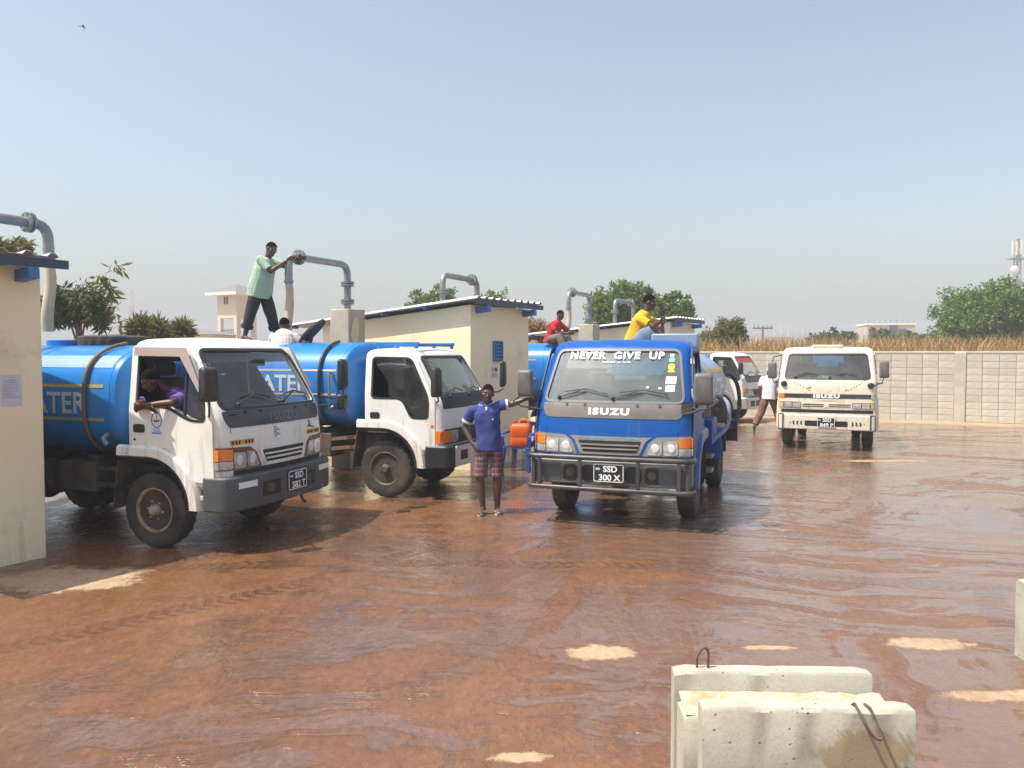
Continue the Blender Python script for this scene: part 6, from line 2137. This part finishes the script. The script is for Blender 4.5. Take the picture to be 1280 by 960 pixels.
# ---- driver leaning out of the white tanker's window (built in the truck's own frame)
PURP = cloth('purple shirt', (.16, .11, .36), (.13, .08, .30))
M1 = Matrix.Translation((P1[0], P1[1], 0)) @ Matrix.Rotation(P1[2], 4, 'Z') @ Matrix.Scale(P1[3], 4)
MP = M1
person('driver in a purple shirt leaning his folded arms out of the white cab window', (0, 0, 0), 0, dict(
    pelvis=(.06, -.42, 1.27), chest=(.08, -.70, 1.60), neck=(.06, -.80, 1.70), head=(.0, -.93, 1.79), face=(-.45, -.72, -.55), hup=(-.1, -.6, .8),
    sha=(-.10, -.76, 1.60), shb=(.26, -.72, 1.61), ela=(-.13, -.98, 1.53), wra=(.06, -1.05, 1.515), elb=(.32, -.98, 1.56), wrb=(.08, -1.08, 1.535),
    handa=((.9, -.25, -.15), (.1, -.5, .8), (-.1, .6, -.6)), handb=((-.9, -.2, -.25), (.1, -.5, .8), (.1, .6, -.6)), curla=.4, curlb=.4,
    hipa=(.04, -.33, 1.26), hipb=(.06, -.51, 1.26), kna=(.42, -.34, 1.22), knb=(.42, -.54, 1.22), ana=(.52, -.34, .86), anb=(.52, -.54, .86),
    toea=(.66, -.34, .80), toeb=(.66, -.54, .80)),
    dict(mat=PURP, sleeve=.75, hem=.06, loose=.02), dict(mat=cloth('dark trousers', (.03, .03, .035), (.04, .04, .045)), len=1.9), 'shoe', skin=SKIN2, voxel=.008, parent_matrix=MP, seed=2)

# ---- man standing on the tank holding the standpipe
GSH = checks('pale green check shirt', (.42, .56, .40), (.22, .36, .24), (26, 26, 26), .2)
DKT = cloth('dark rolled trousers', (.022, .020, .022), (.035, .03, .03))
ZT = 2.27
pm = at(326, 420, 13.15)
person('man in a pale green check shirt standing on a tanker and holding the standpipe', (pm.x, 13.15, ZT), R(0), dict(
    pelvis=(.0, .0, .84), chest=(.10, -.02, 1.27), neck=(.15, -.03, 1.38), head=(.20, -.04, 1.495), face=(.80, -.45, -.42), hup=(.25, 0, .95),
    sha=(.06, -.19, 1.31), shb=(.16, .16, 1.33), ela=(.24, -.22, 1.12), wra=(.46, -.09, 1.30), elb=(.36, .14, 1.24), wrb=(.60, .05, 1.36),
    handa=((.85, .2, .42), (.1, -.3, .9), (.2, .8, -.2)), handb=((.95, -.1, .1), (0, -.2, .95), (.1, -.6, -.5)), curla=.6, curlb=.2,
    hipa=(-.03, -.09, .80), hipb=(.04, .08, .80), kna=(-.13, -.12, .44), knb=(.16, .06, .42), ana=(-.235, -.08, .085), anb=(.20, .20, .085),
    toea=(-.13, -.16, .03), toeb=(.32, .12, .03)),
    dict(mat=GSH, sleeve=.80, hem=.12, loose=.048, wr=.014), dict(mat=DKT, len=1.62, loose=.02, roll=True), None, voxel=.007, seed=3)

# ---- person sitting on the tank edge, seen from behind
PALE = checks('pale pink print shirt', (.66, .56, .50), (.55, .36, .33), (9, 9, 9), .14)
GREYT = cloth('grey brown trousers', (.16, .13, .125), (.20, .17, .16))
pm = at(352, 424, 12.55)
person('person in a pale pink shirt sitting with back turned behind the white cab roof', (pm.x, 12.55, 1.92), R(176), dict(
    pelvis=(0, 0, .09), chest=(.0, -.12, .42), neck=(.0, -.16, .50), head=(.02, -.20, .60), face=(-.2, -1, -.30), hup=(0, -.35, .94),
    sha=(-.18, -.12, .40), shb=(.18, -.12, .40), ela=(-.36, -.16, .22), wra=(-.46, -.34, .10), elb=(.26, -.22, .18), wrb=(.12, -.42, .20),
    handa=((-.4, -.8, -.3), (.8, -.4, 0), (0, .2, -1)), handb=((-.5, -.8, 0), (0, 0, 1), (-.3, .2, -.6)),
    hipa=(-.10, -.02, .09), hipb=(.10, -.02, .09), kna=(-.16, -.42, .22), knb=(.16, -.42, .22), ana=(-.15, -.34, -.10), anb=(.15, -.34, -.10),
    toea=(-.17, -.50, -.15), toeb=(.17, -.50, -.15)),
    dict(mat=PALE, sleeve=.9, hem=.08, loose=.03, wr=.013), dict(mat=GREYT, len=1.9, loose=.02), 'shoe', voxel=.008, seed=4)

# ---- man in red on the hidden tanker
REDS = cloth('red shirt', (.50, .012, .018), (.40, .012, .018))
GRT = cloth('faded grey trousers', (.10, .095, .085), (.16, .15, .13))
pm = at(689, 427, 20.05)
person('man in a red shirt sitting on a blue tank beside a hanging hose', (pm.x, 20.05, 2.31), R(40), dict(
    pelvis=(0, 0, .10), chest=(.06, -.14, .48), neck=(.08, -.18, .58), head=(.10, -.23, .71), face=(.4, -.85, -.3), hup=(.1, -.2, .95),
    sha=(-.14, -.15, .46), shb=(.25, -.10, .47), ela=(-.12, -.34, .26), wra=(.06, -.50, .24), elb=(.34, -.30, .27), wrb=(.22, -.52, .26),
    handa=((.6, -.7, .1), (0, -.2, .9), (.3, .3, -.8)), handb=((-.2, -.95, .1), (-.2, 0, .9), (-.8, .2, -.4)),
    hipa=(-.09, -.02, .10), hipb=(.10, -.02, .10), kna=(-.12, -.42, .16), knb=(.16, -.40, .20), ana=(-.1, -.62, -.18), anb=(.16, -.58, -.16),
    toea=(-.12, -.78, -.22), toeb=(.18, -.74, -.20)),
    dict(mat=REDS, sleeve=.7, hem=.08, loose=.03, wr=.013), dict(mat=GRT, len=1.9, loose=.02), 'shoe', voxel=.009, seed=5)

# ---- boy in yellow on the blue tanker
YEL = cloth('yellow shirt', (.68, .40, .012), (.58, .32, .012))
DEN = cloth('denim shorts', (.13, .17, .25), (.22, .26, .33))
pm = at(792, 424, 12.3)
person('person in a yellow shirt and denim shorts sitting hunched on the blue tanker', (pm.x, 12.3, 2.12), R(62), dict(
    pelvis=(0, 0, .10), chest=(.03, -.14, .50), neck=(.04, -.19, .60), head=(.05, -.235, .73), face=(.25, -.9, -.25), hup=(0, -.15, .98),
    sha=(-.15, -.15, .47), shb=(.21, -.14, .48), ela=(-.17, -.36, .36), wra=(.02, -.44, .44), elb=(.24, -.36, .38), wrb=(.06, -.45, .46),
    handa=((.9, -.2, .1), (0, -.3, .9), (.1, .6, -.6)), handb=((-.9, -.1, .1), (0, -.3, .9), (-.1, .6, -.6)),
    hipa=(-.09, -.02, .10), hipb=(.10, -.02, .10), kna=(-.12, -.38, .33), knb=(.15, -.38, .35), ana=(-.12, -.40, -.10), anb=(.15, -.42, -.10),
    toea=(-.13, -.56, -.15), toeb=(.17, -.58, -.15)),
    dict(mat=YEL, sleeve=.7, hem=.08, loose=.03, wr=.013), dict(mat=DEN, len=.92, loose=.02, name='shorts'), 'shoe', voxel=.008, seed=6)

# ---- man walking away by the far cream tanker
WSH = cloth('white shirt', (.72, .70, .70), (.66, .64, .64))
BRT = cloth('brown trousers', (.20, .095, .06), (.16, .075, .05))
pm = at(961, 537, 21.6)
person('man in white shirt, white cap and brown trousers walking beside the cream tanker', (pm.x, 21.6, 0), R(150), dict(
    pelvis=(0, 0, .92), chest=(.0, -.03, 1.36), neck=(.0, -.05, 1.46), head=(.0, -.09, 1.59), face=(-.3, -.9, -.25), hup=(0, -.1, .99),
    sha=(-.19, -.02, 1.37), shb=(.19, -.02, 1.37), ela=(-.26, -.14, 1.12), wra=(-.16, -.34, .98), elb=(.25, .08, 1.10), wrb=(.24, .02, .86),
    handa=((.2, -.8, -.5), (.8, 0, .3), (.3, .5, -.8)), handb=((0, -.2, -.95), (-.1, -.95, .1), (-.9, 0, 0)),
    hipa=(-.09, 0, .88), hipb=(.09, 0, .88), kna=(-.18, -.12, .49), knb=(.18, .10, .48), ana=(-.30, -.02, .09), anb=(.32, .26, .12),
    toea=(-.34, -.17, .035), toeb=(.36, .12, .035)),
    dict(mat=WSH, sleeve=.75, hem=.10, loose=.03), dict(mat=BRT, len=1.94, loose=.028), 'shoe', voxel=.009, cap_hat=cloth('white cap', (.66, .66, .66), (.6, .6, .6)), seed=7)


# ================================================================ SMALL THINGS
CHB = mat('blue chair plastic', (.015, .045, .27), .4, col2=(.02, .055, .30))


def chair():
    c = at(651, 585, 14.15)
    t = thing('plastic_chair', 'dark blue plastic armchair beside the cream kiosk holding an orange jerrycan', 'chair', (c.x, 14.15, 0), R(-24))
    st = panel('seat', rp([(-.23, -.22), (.23, -.22), (.20, .21), (-.20, .21)], .06), lambda u, v, d: V(u, v, .43 + d + .02 * abs(v) - .02 * (1 - (u / .23) ** 2)), 0, .014, CHB, t, cu=[-.1, 0, .1], cv=[-.1, 0, .1])
    for (x, y) in ((-.23, -.22), (.23, -.22), (-.21, .22), (.21, .22)):
        mb = MB()
        mb.loft([[V(x * k + a * w_, y * k + b * w_, z) for a, b in ((-1, -1), (1, -1), (1, 1), (-1, 1))] for z, k, w_ in ((0, 1.16, .028), (.2, 1.08, .032), (.43, 1.0, .040))])
        mb.build('leg', CHB, t, bevel=.006)
    bk = [(-.235, .40), (.235, .40), (.25, .80), (.12, .84), (-.12, .84), (-.25, .80)]
    hl = [rect(-.16 + k * .085, .50, -.115 + k * .085, .77, .02) for k in range(4)]
    panel('backrest', rp(bk, .04), lambda u, v, d: V(u, .215 + (v - .4) * .28 - .05 * (abs(u) / .25) ** 2 - d, v), 0, .014, CHB, t, holes=hl, cu=[-.15, -.05, .05, .15], cv=[.55, .7])
    for s_ in (-1, 1):
        mb = MB()
        pts = [V(s_ * .25, -.23, .43), V(s_ * .262, -.235, .62), V(s_ * .275, -.20, .655), V(s_ * .285, 0, .66), V(s_ * .27, .18, .665), V(s_ * .25, .28, .69)]
        mb.loft([[p + V(a * .032, b * .02 if i < 2 else 0, b * .016 if i >= 2 else 0) for a, b in ((-1, -1), (1, -1), (1, 1), (-1, 1))] for i, p in enumerate(pts)])
        mb.build('armrest', CHB, t, bevel=.005)
    # jerrycan
    JO = mat('orange plastic', (.80, .13, .008), .4, col2=(.72, .10, .008), scale=4)
    j = thing('jerrycan', 'orange plastic jerrycan standing on the blue chair seat', 'jerrycan', (c.x + .0, 14.12, .425), R(-10), scale=1.18)
    mb = MB()
    for_z = [(0, .94), (.012, 1), (.12, 1), (.13, .975), (.15, .975), (.16, 1), (.27, 1), (.31, .95), (.335, .80), (.345, .6)]
    pr = rp([(-.15, -.11), (.15, -.11), (.15, .11), (-.15, .11)], .05, 5)
    mb.loft([[V(x * k, y * k, z) for x, y in pr] for z, k in for_z])
    mb.build('body', JO, j, smooth=40)
    MB().tube(arc((-.02, 0, .335), (-.02, 0, .41), (.05, 0, .405)) + arc((.05, 0, .405), (.12, 0, .40), (.12, 0, .325)), .016, 10).build('handle', JO, j, smooth=60)
    MB().lathe([(.032, .335), (.032, .385), (.028, .39)], (-.09, 0, 0), 'z', 16).build('cap', mat('red cap', (.55, .03, .02), .4), j, smooth=40)
    BT = glass('bottle plastic', (.80, .83, .84), 1.0, .10)
    for i, (dx, dy, lab) in enumerate(((-.14, -.06, 'clear plastic bottle under the blue chair, left one'), (.06, .0, 'clear plastic bottle under the blue chair, right one'))):
        b = thing('plastic_bottle', lab, 'bottle', (c.x + dx, 14.15 + dy, 0), 0, 'clear bottles under the blue chair')
        MB().lathe([(.03, 0), (.042, .01), (.042, .10), (.039, .115), (.042, .13), (.042, .21), (.03, .26), (.014, .285), (.014, .31)], (0, 0, 0), 'z', 18).build('body', BT, b, smooth=40)
        MB().lathe([(.016, .30), (.016, .325), (.014, .328)], (0, 0, 0), 'z', 12).build('cap', FLAGB, b)
    k = thing('jerrycan', 'dull red jerrycan on the ground right of the blue chair', 'jerrycan', (c.x + .36, 14.35, 0), R(20))
    mb = MB(); mb.loft([[V(x * q * .95, y * q * .9, z * .9) for x, y in pr] for z, q in for_z]); RD = mat('dull red plastic', (.36, .02, .03), .45); mb.build('body', RD, k, smooth=40)
    MB().tube(arc((-.02, 0, .30), (-.02, 0, .365), (.05, 0, .36)) + arc((.05, 0, .36), (.11, 0, .355), (.11, 0, .29)), .015, 10).build('handle', RD, k, smooth=60)
    MB().lathe([(.03, .30), (.03, .345)], (-.085, 0, 0), 'z', 16).build('cap', BLACK, k)


chair()

# spare tyre lying on the first tank
sp_ = thing('spare_tyre', 'spare tyre lying flat on top of the blue tank behind the white cab', 'tyre', (0, 0, 0))
sp_.matrix_world = M1 @ Matrix.Translation((-1.62, .18, 1.54 + .63 + .035))
q = wheel_mesh(.42, .17, None, None).build('tyre', RUBBER, sp_, smooth=35)
q.rotation_euler = (math.pi / 2, 0, 0)

# open hatch lid on the second tank
lid = MB()
lid.lathe([(.02, .05), (.20, .045), (.27, .02), (.275, -.01), (.25, -.012)], (0, 0, 0), 'z', 28)
lo = lid.build('hatch_lid', mat('dark lid', (.02, .024, .026), .75), T2, smooth=40)
lo.location = (-1.66, -.12, 2.36); lo.rotation_mode = 'QUATERNION'; lo.rotation_quaternion = (Matrix.Rotation(.34, 3, 'Z') @ Vector((-.70, .03, .70))).to_track_quat('Z', 'Y')
hg = MB(); hg.beam((-1.76, -.05, 2.17), (-1.70, -.08, 2.28), .05, .03); hg.build('hinge', STEEL, T2)
